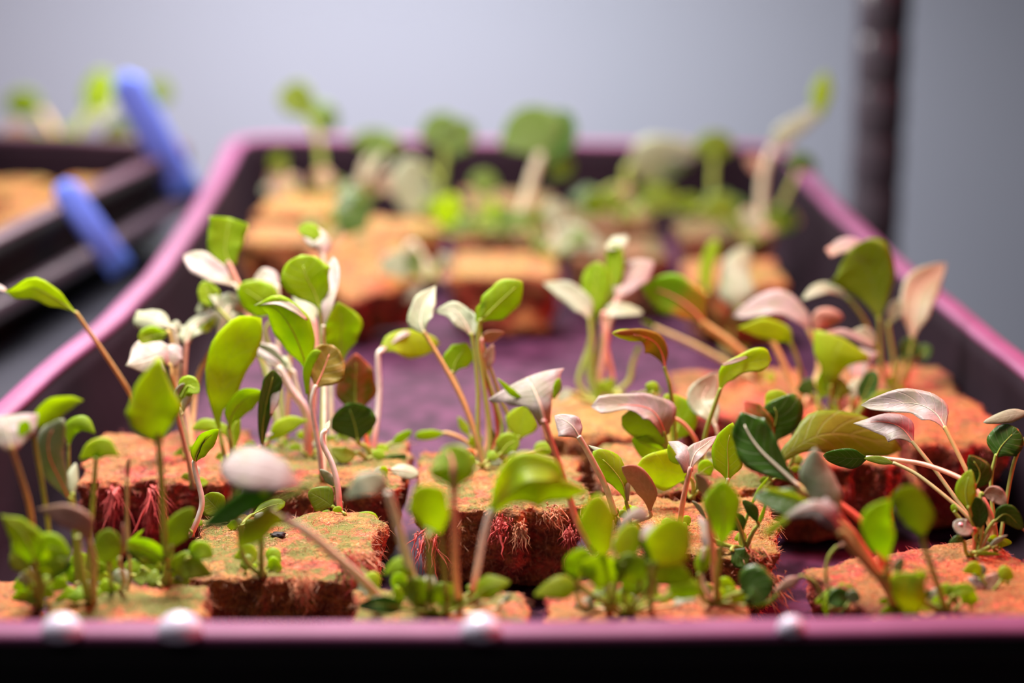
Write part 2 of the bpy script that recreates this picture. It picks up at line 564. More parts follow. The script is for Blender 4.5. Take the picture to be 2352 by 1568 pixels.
def tray(label, plan, origin, stacked=False):
    """plan runs counter-clockwise (seen from above) along the middle of the rim."""
    pts = resample(chaikin([Vector((p[0], p[1], 0)) for p in plan], 3), 0.8)
    nr = ring_normals(pts)
    root = thing('seedling_tray', label, 'tray', Vector(origin) * CM)
    loc = -Vector(origin) * CM
    sh = lambda vs: [v + loc for v in vs]
    rim = [(-0.34, -0.30), (-0.38, -0.10), (-0.30, 0.0), (-0.1, 0.03), (0.12, 0.03), (0.30, 0.0), (0.40, -0.08), (0.44, -0.20), (0.30, -0.24), (0.1, -0.2)]
    v, f = sweep(pts, nr, rim, True, 0.05)
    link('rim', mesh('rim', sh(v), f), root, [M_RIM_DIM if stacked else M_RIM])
    skirt = [(0.32, -0.16), (0.42, -0.22), (0.47, -0.75), (0.40, -0.78), (0.34, -0.3)]
    v, f = sweep(pts, nr, skirt, True, 0.05)
    link('skirt', mesh('skirt', sh(v), f), root, [M_OUT])
    inner = [(-0.34, -0.12), (-0.42, -0.8), (-0.62, -1.9), (-0.80, -2.9), (-0.95, -3.8), (-1.3, -4.15), (-1.6, Z_FLOOR)]
    outer = [(-1.6, Z_FLOOR - 0.3), (-1.15, -4.4), (-0.75, -3.9), (-0.5, -2.9), (-0.3, -1.9), (0.0, -0.8), (0.1, -0.15)]
    v, f = sweep(pts, nr, inner + outer, True)
    n_in, k = len(inner), len(inner) + len(outer)
    mi = [0 if (i % k) < n_in - 1 else 1 for i in range(len(f))]
    link('wall', mesh('wall', sh(v), f, True, None, mi), root, [M_PLASTIC, M_OUT])
    # ribbed bottom
    c = sum(pts, Vector()) / len(pts)
    vs, fs = [], []
    rings = [1.0, 0.97, 0.9, 0.8, 0.7, 0.6, 0.5, 0.4, 0.3, 0.2, 0.1, 0.03]
    n = len(pts)
    for r in rings:
        for i in range(n):
            q = pts[i] - nr[i] * 1.5
            q = c + (q - c) * r
            zz = Z_FLOOR - 0.1 + 0.07 * math.sin(q.x * 2.6) * math.sin(q.y * 2.6) * min(1, (1 - r) * 12)
            vs.append(Vector((q.x, q.y, zz)) * CM)
    for a in range(len(rings) - 1):
        for i in range(n):
            j = (i + 1) % n
            fs.append((a * n + i, a * n + j, (a + 1) * n + j, (a + 1) * n + i))
    fs.append(tuple((len(rings) - 1) * n + i for i in range(n)))
    # give the bottom a thickness
    link('bottom', mesh('bottom', sh(vs), fs), root, [M_FLOOR])
    if stacked:
        led = [(0.25, -2.15), (0.5, -2.05), (0.95, -2.05), (1.1, -2.2), (1.12, -2.7), (0.95, -2.7), (0.5, -2.3), (-0.2, -2.4)]
        v, f = sweep(pts, nr, led, True)
        link('ledge', mesh('ledge', sh(v), f), root, [M_LEDGE])
    # feet under the bottom
    return root

M_LEDGE = simple_mat('tray_ledge_plastic', (0.035, 0.020, 0.030), 0.4, 0.4)  # faint purple lamp light tinted into the black ledge
M_RIM_DIM = simple_mat('tray_rim_dim_lit', (0.075, 0.032, 0.052), 0.45, 0.4)  # dimmer copy of the painted pink rim light, for the side tray
MAIN = [(-15.3, 39.3), (0, 39.25), (16.2, 39.7), (16.0, 46), (15.9, 52), (15.3, 58.7), (14.5, 65.5), (13.8, 71.5), (13.1, 80.4), (12.8, 88), (12.7, 94.6),
        (0, 95.8), (-13.1, 97.0), (-12.75, 88), (-12.5, 78), (-12.55, 70), (-12.95, 63.5), (-13.7, 58.8), (-14.2, 53.7), (-14.9, 46)]
def densify(plan):
    out = []
    for a, b in zip(plan, plan[1:] + plan[:1]):
        a, b = Vector(a), Vector(b)
        k = max(1, int((b - a).length / 3.2))
        out += [tuple(a.lerp(b, i / k)) for i in range(k)]
    return out
tray('long black seedling tray with pink lamp light painted on its rim filling the picture', densify(MAIN), (0, 66, Z_FLOOR - 0.4))
A = Vector((-15.3, 95.6)); e = Vector((-0.215, -0.976)); w_ = Vector((-0.976, 0.215))
SIDE = [A, A + w_ * 27, A + w_ * 27 + e * 52, A + e * 52]
sc_ = sum(SIDE, Vector((0, 0))) / 4
tray('dark seedling tray beside the long tray, under the two blue tags', densify([tuple(p) for p in SIDE]), (sc_.x, sc_.y, Z_FLOOR - 0.4), stacked=True)

# ------------------------------------------------------------------ blue tags
def plant_tag(label, lo, hi, wpx, edge):
    a, b = lo, hi
    n = 14
    width = wpx / F_PX * ((a - EYE).dot(FWD))
    T = (b - a).normalized()
    mid = (a + b) / 2
    side = T.cross((EYE - mid)).normalized()
    nn = side.cross(T).normalized()
    L = (b - a).length
    vs, fs = [], []
    prof_ = []
    for i in range(n):
        t = i / (n - 1)
        hw = width / 2
        if t > 0.93: hw *= math.sqrt(max(0.05, 1 - ((t - 0.93) / 0.075) ** 2))
        prof_.append((a + T * (L * t) + nn * (0.25 * math.sin(t * math.pi)), hw))
    for c_, hw in prof_:
        for s in (-1, -0.5, 0, 0.5, 1):
            vs.append(c_ + side * s * hw + nn * (0.06 - 0.03 * s * s))
        for s in (1, 0.5, 0, -0.5, -1):
            vs.append(c_ + side * s * hw - nn * 0.02)
    k = 10
    for i in range(n - 1):
        for j in range(k):
            fs.append((i * k + j, i * k + (j + 1) % k, (i + 1) * k + (j + 1) % k, (i + 1) * k + j))
    fs.append(tuple(range(k))[::-1]); fs.append(tuple(range((n - 1) * k, n * k)))
    o = link('plant_tag', mesh('plant_tag', [(v - a) * CM for v in vs], fs), None, [M_TAG], a * CM)
    tag(o, label, 'plant tag', 'blue plastic tags')

plant_tag('longer blue plastic tag leaning high against the wall, above the tray rim', at(432, 455, 94.5), at(280, 172, 90), 74, 0)
plant_tag('shorter blue plastic tag lying lower between the two trays', at(280, 620, 83), at(138, 420, 80), 62, 0)

# ------------------------------------------------------------------ rockwool cubes
def wool_mat(name, a, b, moss, mfac):
    m, nt, out = newmat(name)
    big = noise_n(nt, 70, 4, 0.6)
    fine = noise_n(nt, 900, 3, 0.7)
    c = mixc(nt, smooth(nt, big, 0.44, 0.60), a, b)  # second tone paints red lamp light into the wool
    c = mixc(nt, smooth(nt, noise_n(nt, 260, 4, 0.75), 0.38, 0.58), mixc(nt, 0.72, c, (0.07, 0.018, 0.008)), c)
    c = mixc(nt, smooth(nt, fine, 0.35, 0.65), mixc(nt, 0.55, c, (0.10, 0.03, 0.01)), c)
    c = mixc(nt, math_n(nt, 'MULTIPLY', smooth(nt, noise_n(nt, 700, 2, 0.6), 0.60, 0.72), 0.4), c, (0.95, 0.55, 0.30))
    geo = nt.nodes.new('ShaderNodeNewGeometry')
    sep = nt.nodes.new('ShaderNodeSeparateXYZ')
    nt.links.new(geo.outputs['Normal'], sep.inputs[0])
    up = smooth(nt, sep.outputs[2], 0.55, 0.9)
    mo = math_n(nt, 'MULTIPLY', math_n(nt, 'MULTIPLY', up, smooth(nt, noise_n(nt, 90, 5, 0.75), 0.40, 0.56)), mfac)
    c = mixc(nt, mo, c, moss)
    p = nt.nodes.new('ShaderNodeBsdfPrincipled')
    nt.links.new(c, p.inputs['Base Color'])
    p.inputs['Roughness'].default_value = 0.7
    p.inputs['Specular IOR Level'].default_value = 0.35
    bp = nt.nodes.new('ShaderNodeBump')
    bp.inputs['Strength'].default_value = 1.0
    bp.inputs['Distance'].default_value = 0.0016
    nt.links.new(fine, bp.inputs['Height'])
    nt.links.new(bp.outputs[0], p.inputs['Normal'])
    nt.links.new(p.outputs[0], out.inputs[0])
    return m

WOOL = {
    'tan': wool_mat('rockwool_tan', (0.58, 0.23, 0.06), (0.68, 0.11, 0.06), (0.12, 0.14, 0.02), 0.9),
    'red': wool_mat('rockwool_red_lit', (0.64, 0.16, 0.05), (0.64, 0.06, 0.05), (0.20, 0.14, 0.025), 0.6),  # redder wool copy, red lamp light put into its colour
    'gold': wool_mat('rockwool_golden', (0.60, 0.25, 0.055), (0.64, 0.15, 0.06), (0.20, 0.18, 0.03), 0.6),
    'brown': wool_mat('rockwool_brown', (0.26, 0.13, 0.04), (0.36, 0.11, 0.05), (0.08, 0.09, 0.02), 0.9),
}
M_FIBRE = stem_mat('rockwool_fibre', (0.55, 0.20, 0.09), (0.80, 0.42, 0.24), None, 0.3)
M_FIBRE_RED_LIT = stem_mat('rockwool_fibre_red_lit', (0.62, 0.12, 0.10), (0.72, 0.14, 0.13), None, 0.3)  # crimson stands in for red lamp light on the fibres

def wool_cube(label, x0, x1, y0, y1, mat='tan', top=-1.7, rot=0.0, tilt=(0, 0), fuzz=700, seed=1, rough=1.0, seg=26, tufts=(), bottom=Z_FLOOR, group='rockwool cubes in the long tray', undercut=0.55):
    rnd = random.Random(seed * 77 + 5)
    cx, cy = (x0 + x1) / 2, (y0 + y1) / 2
    hx, hy = (x1 - x0) / 2, (y1 - y0) / 2
    H = top - bottom
    bm = bmesh.new()
    bmesh.ops.create_cube(bm, size=2)
    bmesh.ops.subdivide_edges(bm, edges=bm.edges[:], cuts=seg - 1, use_grid_fill=True)
    sv = Vector((seed * 3.7, seed * 1.3, seed * 9.1))
    rz = Matrix.Rotation(rot, 3, 'Z') @ Matrix.Rotation(tilt[0], 3, 'X') @ Matrix.Rotation(tilt[1], 3, 'Y')
    for v in bm.verts:
        p = v.co.copy()
        # soften the edges
        q = p.copy()
        r = 0.16
        for i in range(3):
            q[i] = max(-1 + r, min(1 - r, p[i]))
        d = p - q
        if d.length > 1e-6:
            p = q + d.normalized() * r
        zf = (p.z + 1) / 2
        under = 1.0 - undercut * 0.5 * (1 - zf) ** 1.2
        w = Vector((p.x * hx * under, p.y * hy * under, p.z * H / 2))
        nv = p.normalized()
        s1 = noise.noise(w * 0.45 + sv) * 0.24 + noise.noise(w * 0.9 + sv) * 0.18 + noise.noise(w * 2.3 + sv) * 0.10 + noise.noise(w * 6.0 + sv) * 0.06 + noise.noise(w * 14.0 + sv) * 0.035
        side = 1 - abs(v.co.z) ** 6
        flute = noise.noise(Vector((w.x * 2.0, w.y * 2.0, w.z * 0.5)) + sv * 2) * 0.42 * side
        holes = max(0.0, noise.noise(Vector((w.x * 1.3, w.y * 1.3, w.z * 1.0)) - sv) - 0.22) * 0.9 * side
        w += Vector((nv.x, nv.y, nv.z * 0.7)) * (s1 + flute - holes) * rough
        v.co = w
    zmin = min((rz @ v.co).z for v in bm.verts)
    base_z = bottom
    for v in bm.verts:
        c = rz @ v.co
        v.co = Vector((c.x, c.y, c.z - zmin)) * CM
    me = bpy.data.meshes.new('rockwool_cube')
    bm.normal_update()
    pts = [(v.co.copy(), v.normal.copy()) for v in bm.verts if v.co.z > 0.15 * H * CM]
    bm.to_mesh(me)
    bm.free()
    me.polygons.foreach_set('use_smooth', [True] * len(me.polygons))
    o = link('rockwool_cube', me, None, [WOOL[mat]], Vector((cx, cy, bottom)) * CM)
    tag(o, label, 'growing cube', group)
    if fuzz:
        vs, fs, uv = [], [], []
        for _ in range(fuzz):
            c, nv = rnd.choice(pts)
            c = c / CM
            d = (nv + Vector((rnd.uniform(-1, 1), rnd.uniform(-1, 1), rnd.uniform(-1, 0.6))) * 0.9).normalized()
            if nv.z > 0.6: d = (d + Vector((rnd.uniform(-1, 1), rnd.uniform(-1, 1), 0)) * 0.9).normalized()
            L = rnd.uniform(0.06, 0.24)
            ww = rnd.uniform(0.005, 0.011)
            s = d.cross(Vector((rnd.uniform(-1, 1), rnd.uniform(-1, 1), rnd.uniform(-1, 1)))).normalized() * ww
            s2 = d.cross(s).normalized() * ww
            bend = Vector((rnd.uniform(-1, 1), rnd.uniform(-1, 1), rnd.uniform(-1.6, 0.4))) * L * 0.35
            k = len(vs)
            for t in (0, 0.5, 1):
                q = c - nv * 0.02 + d * L * t + bend * t * t
                f_ = 1 - 0.7 * t
                vs += [(q + s * f_) * CM, (q - s * 0.5 * f_ + s2 * f_) * CM, (q - s * 0.5 * f_ - s2 * f_) * CM]
                uv += [(0, t)] * 3
            for a in (0, 3):
                for b in range(3):
                    b2 = (b + 1) % 3
                    fs.append((k + a + b, k + a + b2, k + a + 3 + b2, k + a + 3 + b))
        fz = link('fibre_fuzz', mesh('fibre_fuzz', vs, fs, True, uv), o, [M_FIBRE_RED_LIT if mat == 'red' else M_FIBRE])
        fz['kind'] = 'stuff'
    for (u, v, d, L, ww, lean, tm) in tufts:
        # a torn strand of wool hanging or sticking out; (u, v, d) is where it is rooted
        p0 = at(u, v, d) - Vector((cx, cy, bottom))
        vs, fs, uv = [], [], []
        for q_ in range(70):
            a0 = p0 + Vector((rnd.gauss(0, ww * 0.3), rnd.gauss(0, ww * 0.2) + 0.16, rnd.gauss(0, ww * 0.35)))
            LL = L * rnd.uniform(0.15, 1.0) ** 1.6
            end = Vector(lean) * LL + Vector((rnd.gauss(0, 0.35), rnd.gauss(0, 0.25), rnd.gauss(0, 0.25))) * LL
            path = [a0 + end * t + Vector((noise.noise(Vector((t * 3, q_, seed))), noise.noise(Vector((t * 3, q_ + 9.5, seed))), 0)) * 0.22 * t for t in (0, 0.25, 0.5, 0.75, 1)]
            r0 = rnd.uniform(0.008, 0.022)
            if q_ % 9 == 0: r0 = 0.035
            v_, f_, u_ = tube(path, [r0, r0, r0 * 0.8, r0 * 0.5, 0.003], 5)
            k = len(vs)
            vs += [x * CM for x in v_]; uv += u_
            fs += [tuple(i + k for i in ff_) for ff_ in f_]
        t_ = link('fibre_tuft', mesh('fibre_tuft', vs, fs, True, uv), o, [M_FIBRE_RED_LIT if tm == 'red' else M_FIBRE])
        t_['kind'] = 'stuff'
    return o

wool_cube('sharpest orange rockwool cube, with a dark crumb on its mossy top, front row', -8.05, -3.45, 45.7, 50.3, 'tan', seed=1, fuzz=2600, rough=1.15, seg=60,
          tufts=[(838, 1290, 50.0, 0.5, 0.35, (0.75, -0.3, -0.5), 'pink'), (800, 1300, 49.2, 0.7, 0.5, (0.1, -0.2, -1), 'red'), (690, 1345, 48.8, 0.6, 0.4, (0.0, -0.2, -1), 'tan')])
wool_cube('rockwool cube with two strands in painted crimson lamp light hanging over a dark gap', -12.0, -7.6, 52.6, 57.0, 'red', seed=2, fuzz=2000, rough=1.2, seg=50,
          tufts=[(262, 1130, 55.4, 1.1, 0.22, (-0.15, -0.25, -1), 'red'), (352, 1130, 55.0, 1.4, 0.24, (0.15, -0.25, -1), 'red')])
wool_cube('mossy rockwool cube right behind the sharpest cube', -7.2, -2.95, 52.0, 56.2, 'tan', seed=3, fuzz=1600, seg=44)
wool_cube('rockwool cube with a fringed front edge in the middle, before the bare tray floor', -2.6, 1.95, 50.5, 55.0, 'tan', seed=4, fuzz=2600, rough=1.2, seg=60,
          tufts=[(1195, 1215, 53.2, 0.6, 0.3, (0.05, -0.2, -1), 'tan'), (1270, 1180, 53.0, 0.6, 0.35, (0.35, -0.2, -0.8), 'tan'), (985, 1240, 53.2, 0.9, 0.45, (0, -0.2, -1), 'red'), (1310, 1230, 53.2, 0.8, 0.4, (0.05, -0.2, -1), 'red'), (1150, 1210, 53.2, 0.4, 0.4, (-0.1, -0.2, -1), 'red')])
wool_cube('crumbling brown rockwool cube crowded with seedlings, front right of the fringed cube', 2.05, 6.75, 47.4, 51.6, 'gold', seed=5, fuzz=2400, rough=1.2, seg=54,
          tufts=[(1770, 1340, 50.6, 0.75, 0.5, (0.55, -0.2, -0.75), 'tan'), (1720, 1290, 50.8, 0.5, 0.5, (0.3, -0.4, -0.6), 'tan')])
wool_cube('golden rockwool cube behind the pale trumpet-shaped leaf', 0.9, 4.7, 56.6, 61.0, 'gold', seed=6, fuzz=800, seg=24)
wool_cube('orange rockwool cube under the broad red-centred leaf', 4.95, 9.3, 58.6, 63.2, 'red', seed=7, fuzz=800, seg=24)
wool_cube('red-glowing rockwool cube beneath the long arching pink stem', 7.2, 11.1, 54.0, 58.0, 'red', seed=8, fuzz=1200, seg=26)
wool_cube('red rockwool cube in shadow against the tray wall', 11.35, 14.0, 54.6, 59.4, 'red', seed=9, fuzz=900, seg=24, top=-1.3)
wool_cube('blurred red-edged rockwool cube in the front corner with a tangle of seedlings', -14.1, -11.1, 41.6, 45.9, 'red', seed=10, fuzz=700, seg=22)
wool_cube('blurred brown rockwool cube behind the pair of white droplets', -10.9, -7.1, 41.5, 45.3, 'tan', seed=11, fuzz=900, seg=24)
wool_cube('rockwool cube just behind the middle of the front rim', -3.7, 0.35, 41.5, 45.0, 'tan', seed=12, fuzz=900, seg=24)
wool_cube('rockwool cube under the blurred thicket of tiny seedlings at the front rim', 0.75, 5.5, 41.5, 45.6, 'red', seed=13, fuzz=900, seg=24)
wool_cube('red rockwool cube set askew in the front right corner', 7.7, 13.2, 42.8, 47.9, 'red', seed=14, fuzz=2200, rot=0.42, seg=50,
          tufts=[(1935, 1375, 47.3, 0.4, 0.5, (-0.4, -0.2, -0.6), 'red')])
wool_cube('rockwool cube under the slender lime flag leaf, behind the crumbling brown cube', 2.4, 6.9, 51.9, 55.7, 'tan', seed=26, fuzz=1200, seg=40)
wool_cube('shaded rockwool cube under the tall right-hand seedling with a hooked leaf', 10.4, 14.0, 60.2, 64.0, 'red', seed=27, fuzz=600, seg=24)
# far group
wool_cube('blurred amber rockwool cube at the far end of the bare tray floor', -2.4, 1.9, 75.7, 80.0, 'gold', seed=15, fuzz=0, seg=18)
wool_cube('salmon rockwool cube tipped on its side beside the amber cube', -7.3, -3.6, 75.2, 78.9, 'gold', seed=16, fuzz=0, seg=18, rot=0.5, tilt=(0.45, -0.25))
wool_cube('orange rockwool cube along the tray wall, nearer of the far pair', -11.2, -7.5, 81.4, 85.4, 'gold', seed=17, fuzz=0, seg=18)
wool_cube('orange rockwool cube in the far corner of the long tray', -11.1, -7.2, 86.6, 90.8, 'gold', seed=18, fuzz=0, seg=18)
wool_cube('peach-lit rockwool cube against the shaded tray wall at the far end', 6.6, 10.4, 74.3, 78.5, 'gold', seed=19, fuzz=0, seg=18)
wool_cube('blurred rockwool cube between the amber cube and the peach-lit cube', 2.3, 6.2, 78.6, 82.6, 'brown', seed=20, fuzz=0, seg=18)
wool_cube('blurred rockwool cube behind the tipped salmon cube', -6.9, -2.9, 82.6, 86.6, 'gold', seed=21, fuzz=0, seg=18)
wool_cube('blurred mossy rockwool cube right behind the amber cube', -2.4, 1.6, 82.0, 86.0, 'brown', seed=22, fuzz=0, seg=18)
wool_cube('far rockwool cube under the pale pinkish lying leaf', 2.1, 6.1, 84.6, 88.6, 'brown', seed=23, fuzz=0, seg=18)
wool_cube('far rockwool cube under the tall pale seedling', 7.0, 10.8, 82.0, 86.0, 'brown', seed=24, fuzz=0, seg=18)
wool_cube('farthest rockwool cube under the round dark green leaves', -2.2, 1.9, 88.4, 92.2, 'brown', seed=25, fuzz=0, seg=18)
# neighbouring tray
ga = 'rockwool cubes in the neighbouring tray'
ang = math.atan2(0.215, 0.976)
for k, (a_, b_, lab) in enumerate(((3.2, 3.6, 'blurred rockwool cube in the far corner of the neighbouring tray'), (3.3, 8.2, 'blurred orange rockwool cube behind the shorter blue tag'),
                                 (3.4, 12.8, 'blurred yellow-brown rockwool cube at the picture edge in the neighbouring tray'), (8.0, 4.2, 'blurred tan rockwool cube beside the corner cube in the neighbouring tray'), (8.2, 9.0, 'blurred rockwool cube under the yellow drooping seedling'))):
    c_ = A + w_ * a_ + e * b_
    wool_cube(lab, c_.x - 2.05, c_.x + 2.05, c_.y - 2.05, c_.y + 2.05, 'gold', seed=30 + k, fuzz=0, seg=18, rot=-ang, group=ga)

# dark crumb on the sharpest cube
cr = bmesh.new()
bmesh.ops.create_icosphere(cr, subdivisions=3, radius=1.0)
for v in cr.verts:
    s = 1 + 0.35 * noise.noise(v.co * 1.7) + 0.2 * noise.noise(v.co * 4)
    v.co = Vector((v.co.x * 0.20 * s, v.co.y * 0.13 * s, v.co.z * 0.075 * s + 0.05)) * CM
me = bpy.data.meshes.new('crumb'); cr.to_mesh(me); cr.free()
me.polygons.foreach_set('use_smooth', [True] * len(me.polygons))
tag(link('bark_crumb', me, None, [simple_mat('crumb_dark', (0.015, 0.01, 0.012), 0.6, 0.3)], on(640, 1232, -1.62) * CM), 'small black crumb lying on top of the sharpest rockwool cube', 'crumb')

# ------------------------------------------------------------------ droplets on the rim
M_DROP = simple_mat('droplet_white_glint', (0.66, 0.60, 0.74), 0.25, 0.5, coat=0.2)  # whitish base paints in the lamp panel's reflection on the drops
def droplet(label, u, v, z, wpx, hpx, group='droplets along the front rim'):
    c = on(u, v, z)
    d = depth_on(u, v, z)
    r = wpx / 2 / F_PX * d
    hh = hpx / F_PX * d
    bm = bmesh.new()
    bmesh.ops.create_uvsphere(bm, u_segments=28, v_segments=16, radius=1)
    for vv in bm.verts:
        zz = vv.co.z
        vv.co = Vector((vv.co.x * r, vv.co.y * r * 0.9, (zz if zz > 0 else zz * 0.35) * hh)) * CM
    me = bpy.data.meshes.new('droplet'); bm.to_mesh(me); bm.free()
    me.polygons.foreach_set('use_smooth', [True] * len(me.polygons))
    o = link('water_droplet', me, None, [M_DROP], c * CM)
    tag(o, label, 'droplet', group)
droplet('droplet with painted white lamp reflection nearest the corner on the front rim', 143, 1452, 0.05, 98, 44)
droplet('largest droplet with painted white lamp reflection on the front rim, before the brown cube', 413, 1452, 0.05, 108, 48)
droplet('droplet with painted white lamp reflection at the middle of the front rim', 1105, 1452, 0.05, 96, 42)
droplet('small bluish droplet on the darker magenta end of the front rim', 1818, 1446, 0.05, 68, 34)

M_BEAD = simple_mat('bead_pink_glint', (0.85, 0.55, 0.60), 0.05, 0.8, coat=1.0)  # pink base paints in the lamp highlight on the bead
def bead(label, u, v, d, rpx):
    c = at(u, v, d)
    r = rpx / F_PX * d
    bm = bmesh.new()
    bmesh.ops.create_uvsphere(bm, u_segments=20, v_segments=12, radius=1)
    for vv in bm.verts:
        vv.co = Vector((vv.co.x * r, vv.co.y * r, vv.co.z * r * (0.8 if vv.co.z > 0 else 1.0))) * CM
    me = bpy.data.meshes.new('droplet'); bm.to_mesh(me); bm.free()
    me.polygons.foreach_set('use_smooth', [True] * len(me.polygons))
    tag(link('water_droplet', me, None, [M_BEAD], c * CM), label, 'droplet', 'small beads of water')
bead('pinkish water bead above the small pale leaf lying on the wool', 878, 1108, 56.0, 8)
bead('glinting water bead on the pale leaflet of the bushy seedling with dark leaves', 2206, 1204, 50.2, 6)
# ------------------------------------------------------------------ seedlings
# seedling(label, foot, [(stem points, blade points, widths, leaf kind, stem kind, options), ...])
S = seedling

# --- against the tray wall, second row
S('long thin seedling leaning out over the tray wall with one drooping narrow leaf', (352, 1000), [
  ([(300, 905, -1.5), (240, 812, -2.2), (200, 755, -2.6)], [(178, 722, -2.8), (150, 700, -2.9), (118, 681, -3.0), (78, 661, -3.1), (38, 672, -3.0), (10, 668, -2.9)], [9, 22, 38, 44, 26, 4], 'y', 'o', {'roll': 10, 'fold': .15, 'rib': 'light'}),
  (None, [(12, 668, -2.9), (0, 660, -2.7), (-14, 648, -2.4)], [6, 14, 6], 'p', 'o', {'rib': None}),
])
S('seedling with a crumpled pale crown of three leaves near the tray wall', (428, 1060), [
  ([(418, 985, 0), (404, 905, -.6), (395, 868, -.8)], [(392, 842, -.8), (372, 816, -.9), (338, 826, -1.2), (288, 840, -1.6)], [(8, 8), (32, 28), (34, 44), (5, 5)], 'p', 'o', {'roll': 25, 'wave': .07, 'cup': -.2, 'rib': None}),
  (None, [(392, 842, -.8), (400, 810, -.8), (416, 796, -.7)], [24, 42, 22], 'p', 'o', {'rib': None}),
  ([(405, 915, .4), (402, 835, .4)], [(390, 765, .4), (352, 772, .5), (318, 785, .3)], [16, 42, 36], 'g', 'o', {'roll': 0}),
  ([(408, 910, .9), (410, 830, .9)], [(400, 757, .9), (365, 738, .9), (330, 724, 1.0), (314, 713, 1.0)], [14, 44, 46, 6], 'c', 'k', {'wave': .14, 'cup': -.3}),
  (None, [(398, 757, .9), (408, 744, .9), (414, 742, .9)], [24, 20, 6], 'c', 'k', {'rib': None}),
])
S('seedling with a pale Y-shaped leaf and an orange-stemmed pale leaf beside it', (440, 1040), [
  ([(424, 905, .4), (425, 840, .4)], [(429, 790, .4), (440, 758, .4), (468, 735, .6), (497, 714, .9)], [12, 34, 34, 8], 'c', 'p', {'roll': 12, 'rw': 1.1}),
  (None, [(429, 790, .4), (425, 765, .4), (408, 748, .4)], [14, 34, 8], 'c', 'p', {'rib': None}),
  (None, [(452, 762, .5), (475, 752, .6), (496, 728, .9)], [5, 18, 8], 'g', 'p', {'rib': None}),
  ([(452, 880, 1), (478, 818, 1)], [(500, 778, 1), (512, 735, 1.1), (530, 702, 1.3), (562, 714, 1.8)], [14, 40, 56, 14], 'c', 'o', {'roll': -10, 'sw': 12, 'rw': 1.3}),
  (None, [(508, 770, 1.2), (535, 738, 1.6), (560, 720, 2)], [6, 22, 8], 'd', 'o', {'rib': None}),
])
S('tall upright olive leaf standing alone like a paddle', (522, 1075), [
  ([(520, 1060, -.8), (512, 1030, -1)], [(506, 1000, -1), (499, 945, -1), (509, 895, -1.1), (517, 850, -1.1), (537, 800, -1.2), (567, 760, -1.2), (601, 731, -1.3)], [13, 32, 64, 76, 90, 74, 30], 'y', 'g', {'roll': -8, 'cup': .12, 'wave': .015, 'tip': .86}),
])
S('seedling with a grey-green folded leaf and small rounded leaf, on an orange stem', (443, 1118), [
  ([(421, 1008, -.3), (404, 945, -.6)], [(402, 938, -.6), (410, 905, -.6), (424, 880, -.6)], [14, 22, 14], 'k', 'p', {'rib': None}),
  (None, [(414, 915, -.6), (432, 886, -.6), (458, 902, -.7)], [8, 42, 18], 'g', 'p', {'roll': 10}),
  ([(425, 1000, 0), (412, 940, 0)], [(415, 960, 0), (432, 905, 0), (450, 870, 0)], [10, 20, 8], 'k', 'b', {'rib': None}),
])
S('twisting white-stemmed seedling at the corner of the sharpest cube with one dark leaf', (440, 1228), [
  ([(455, 1190), (464, 1150), (452, 1095)], [(446, 1065), (453, 1040), (473, 1010), (502, 985)], [12, 32, 36, 18], 'g', 'w', {'roll': -20, 'cup': .3, 'sw': 13}),
  (None, [(448, 1060), (452, 1035), (462, 1008), (478, 992)], [4, 14, 16, 6], 'd', 'w', {'rib': None}),
])
S('low seedling with two small dark rounded leaves on the sharpest cube', (546, 1216), [
  ([(530, 1200)], [(515, 1186), (492, 1160), (470, 1137)], [14, 54, 44], 'o', 'g', {'roll': 5, 'tip': .55, 'wave': .01}),
  ([(560, 1200)], [(573, 1186, .3), (612, 1166, .5), (655, 1152, .7)], [5, 30, 26], 'g', 'g', {'roll': 25}),
  ([(560, 1205)], [(582, 1198, -.2), (592, 1186, -.3), (605, 1176, -.3)], [5, 14, 8], 'c', 'g', {'rib': None}),
])
S('stubby seedling with a broad notched green leaf, beside the olive paddle leaf', (545, 1085), [
  ([(530, 1020, -.6)], [(525, 985, -.6), (535, 948, -.7), (562, 917, -.7), (602, 898, -.8)], [10, 38, 46, 30], 'g', 'g', {'roll': -15, 'fold': .1}),
  ([(540, 1060, -.2)], [(540, 1036, -.2), (535, 990, -.2), (549, 955, -.2)], [12, 30, 14], 'g', 'g'),
  ([(545, 1050, .3)], [(528, 1010, .3), (512, 985, .3), (470, 975, .4), (440, 985, .4)], [10, 20, 26, 10], 'g', 'g', {'wave': .12}),
])
S('seedling with one narrow dark leaf blistered silver along its edge', (604, 1100), [
  ([(604, 1065, -.6)], [(603, 1040, -.8), (602, 985, -.9), (612, 920, -1), (624, 875, -1), (627, 848, -1)], [16, 22, 40, 42, 24], 'd', 'g', {'roll': -30, 'cup': .25, 'wave': .05}),
  (None, [(622, 955, -1.1), (632, 915, -1.1), (634, 868, -1.1), (630, 852, -1.1)], [5, 18, 22, 8], 'p', 'g', {'rib': None, 'wave': .16}),
])
S('short seedling with a pointed spear-shaped leaf turned sideways', (588, 1050), [
  ([(594, 1034, -.4)], [(612, 1019, -.6), (640, 988, -.7), (668, 972, -.7), (710, 964, -.8)], [10, 32, 30, 5], 'y', 'p', {'roll': 5}),
  (None, [(610, 1003, -.7), (628, 990, -.7), (646, 973, -.7)], [5, 9, 4], 'p', 'p', {'rib': None}),
])
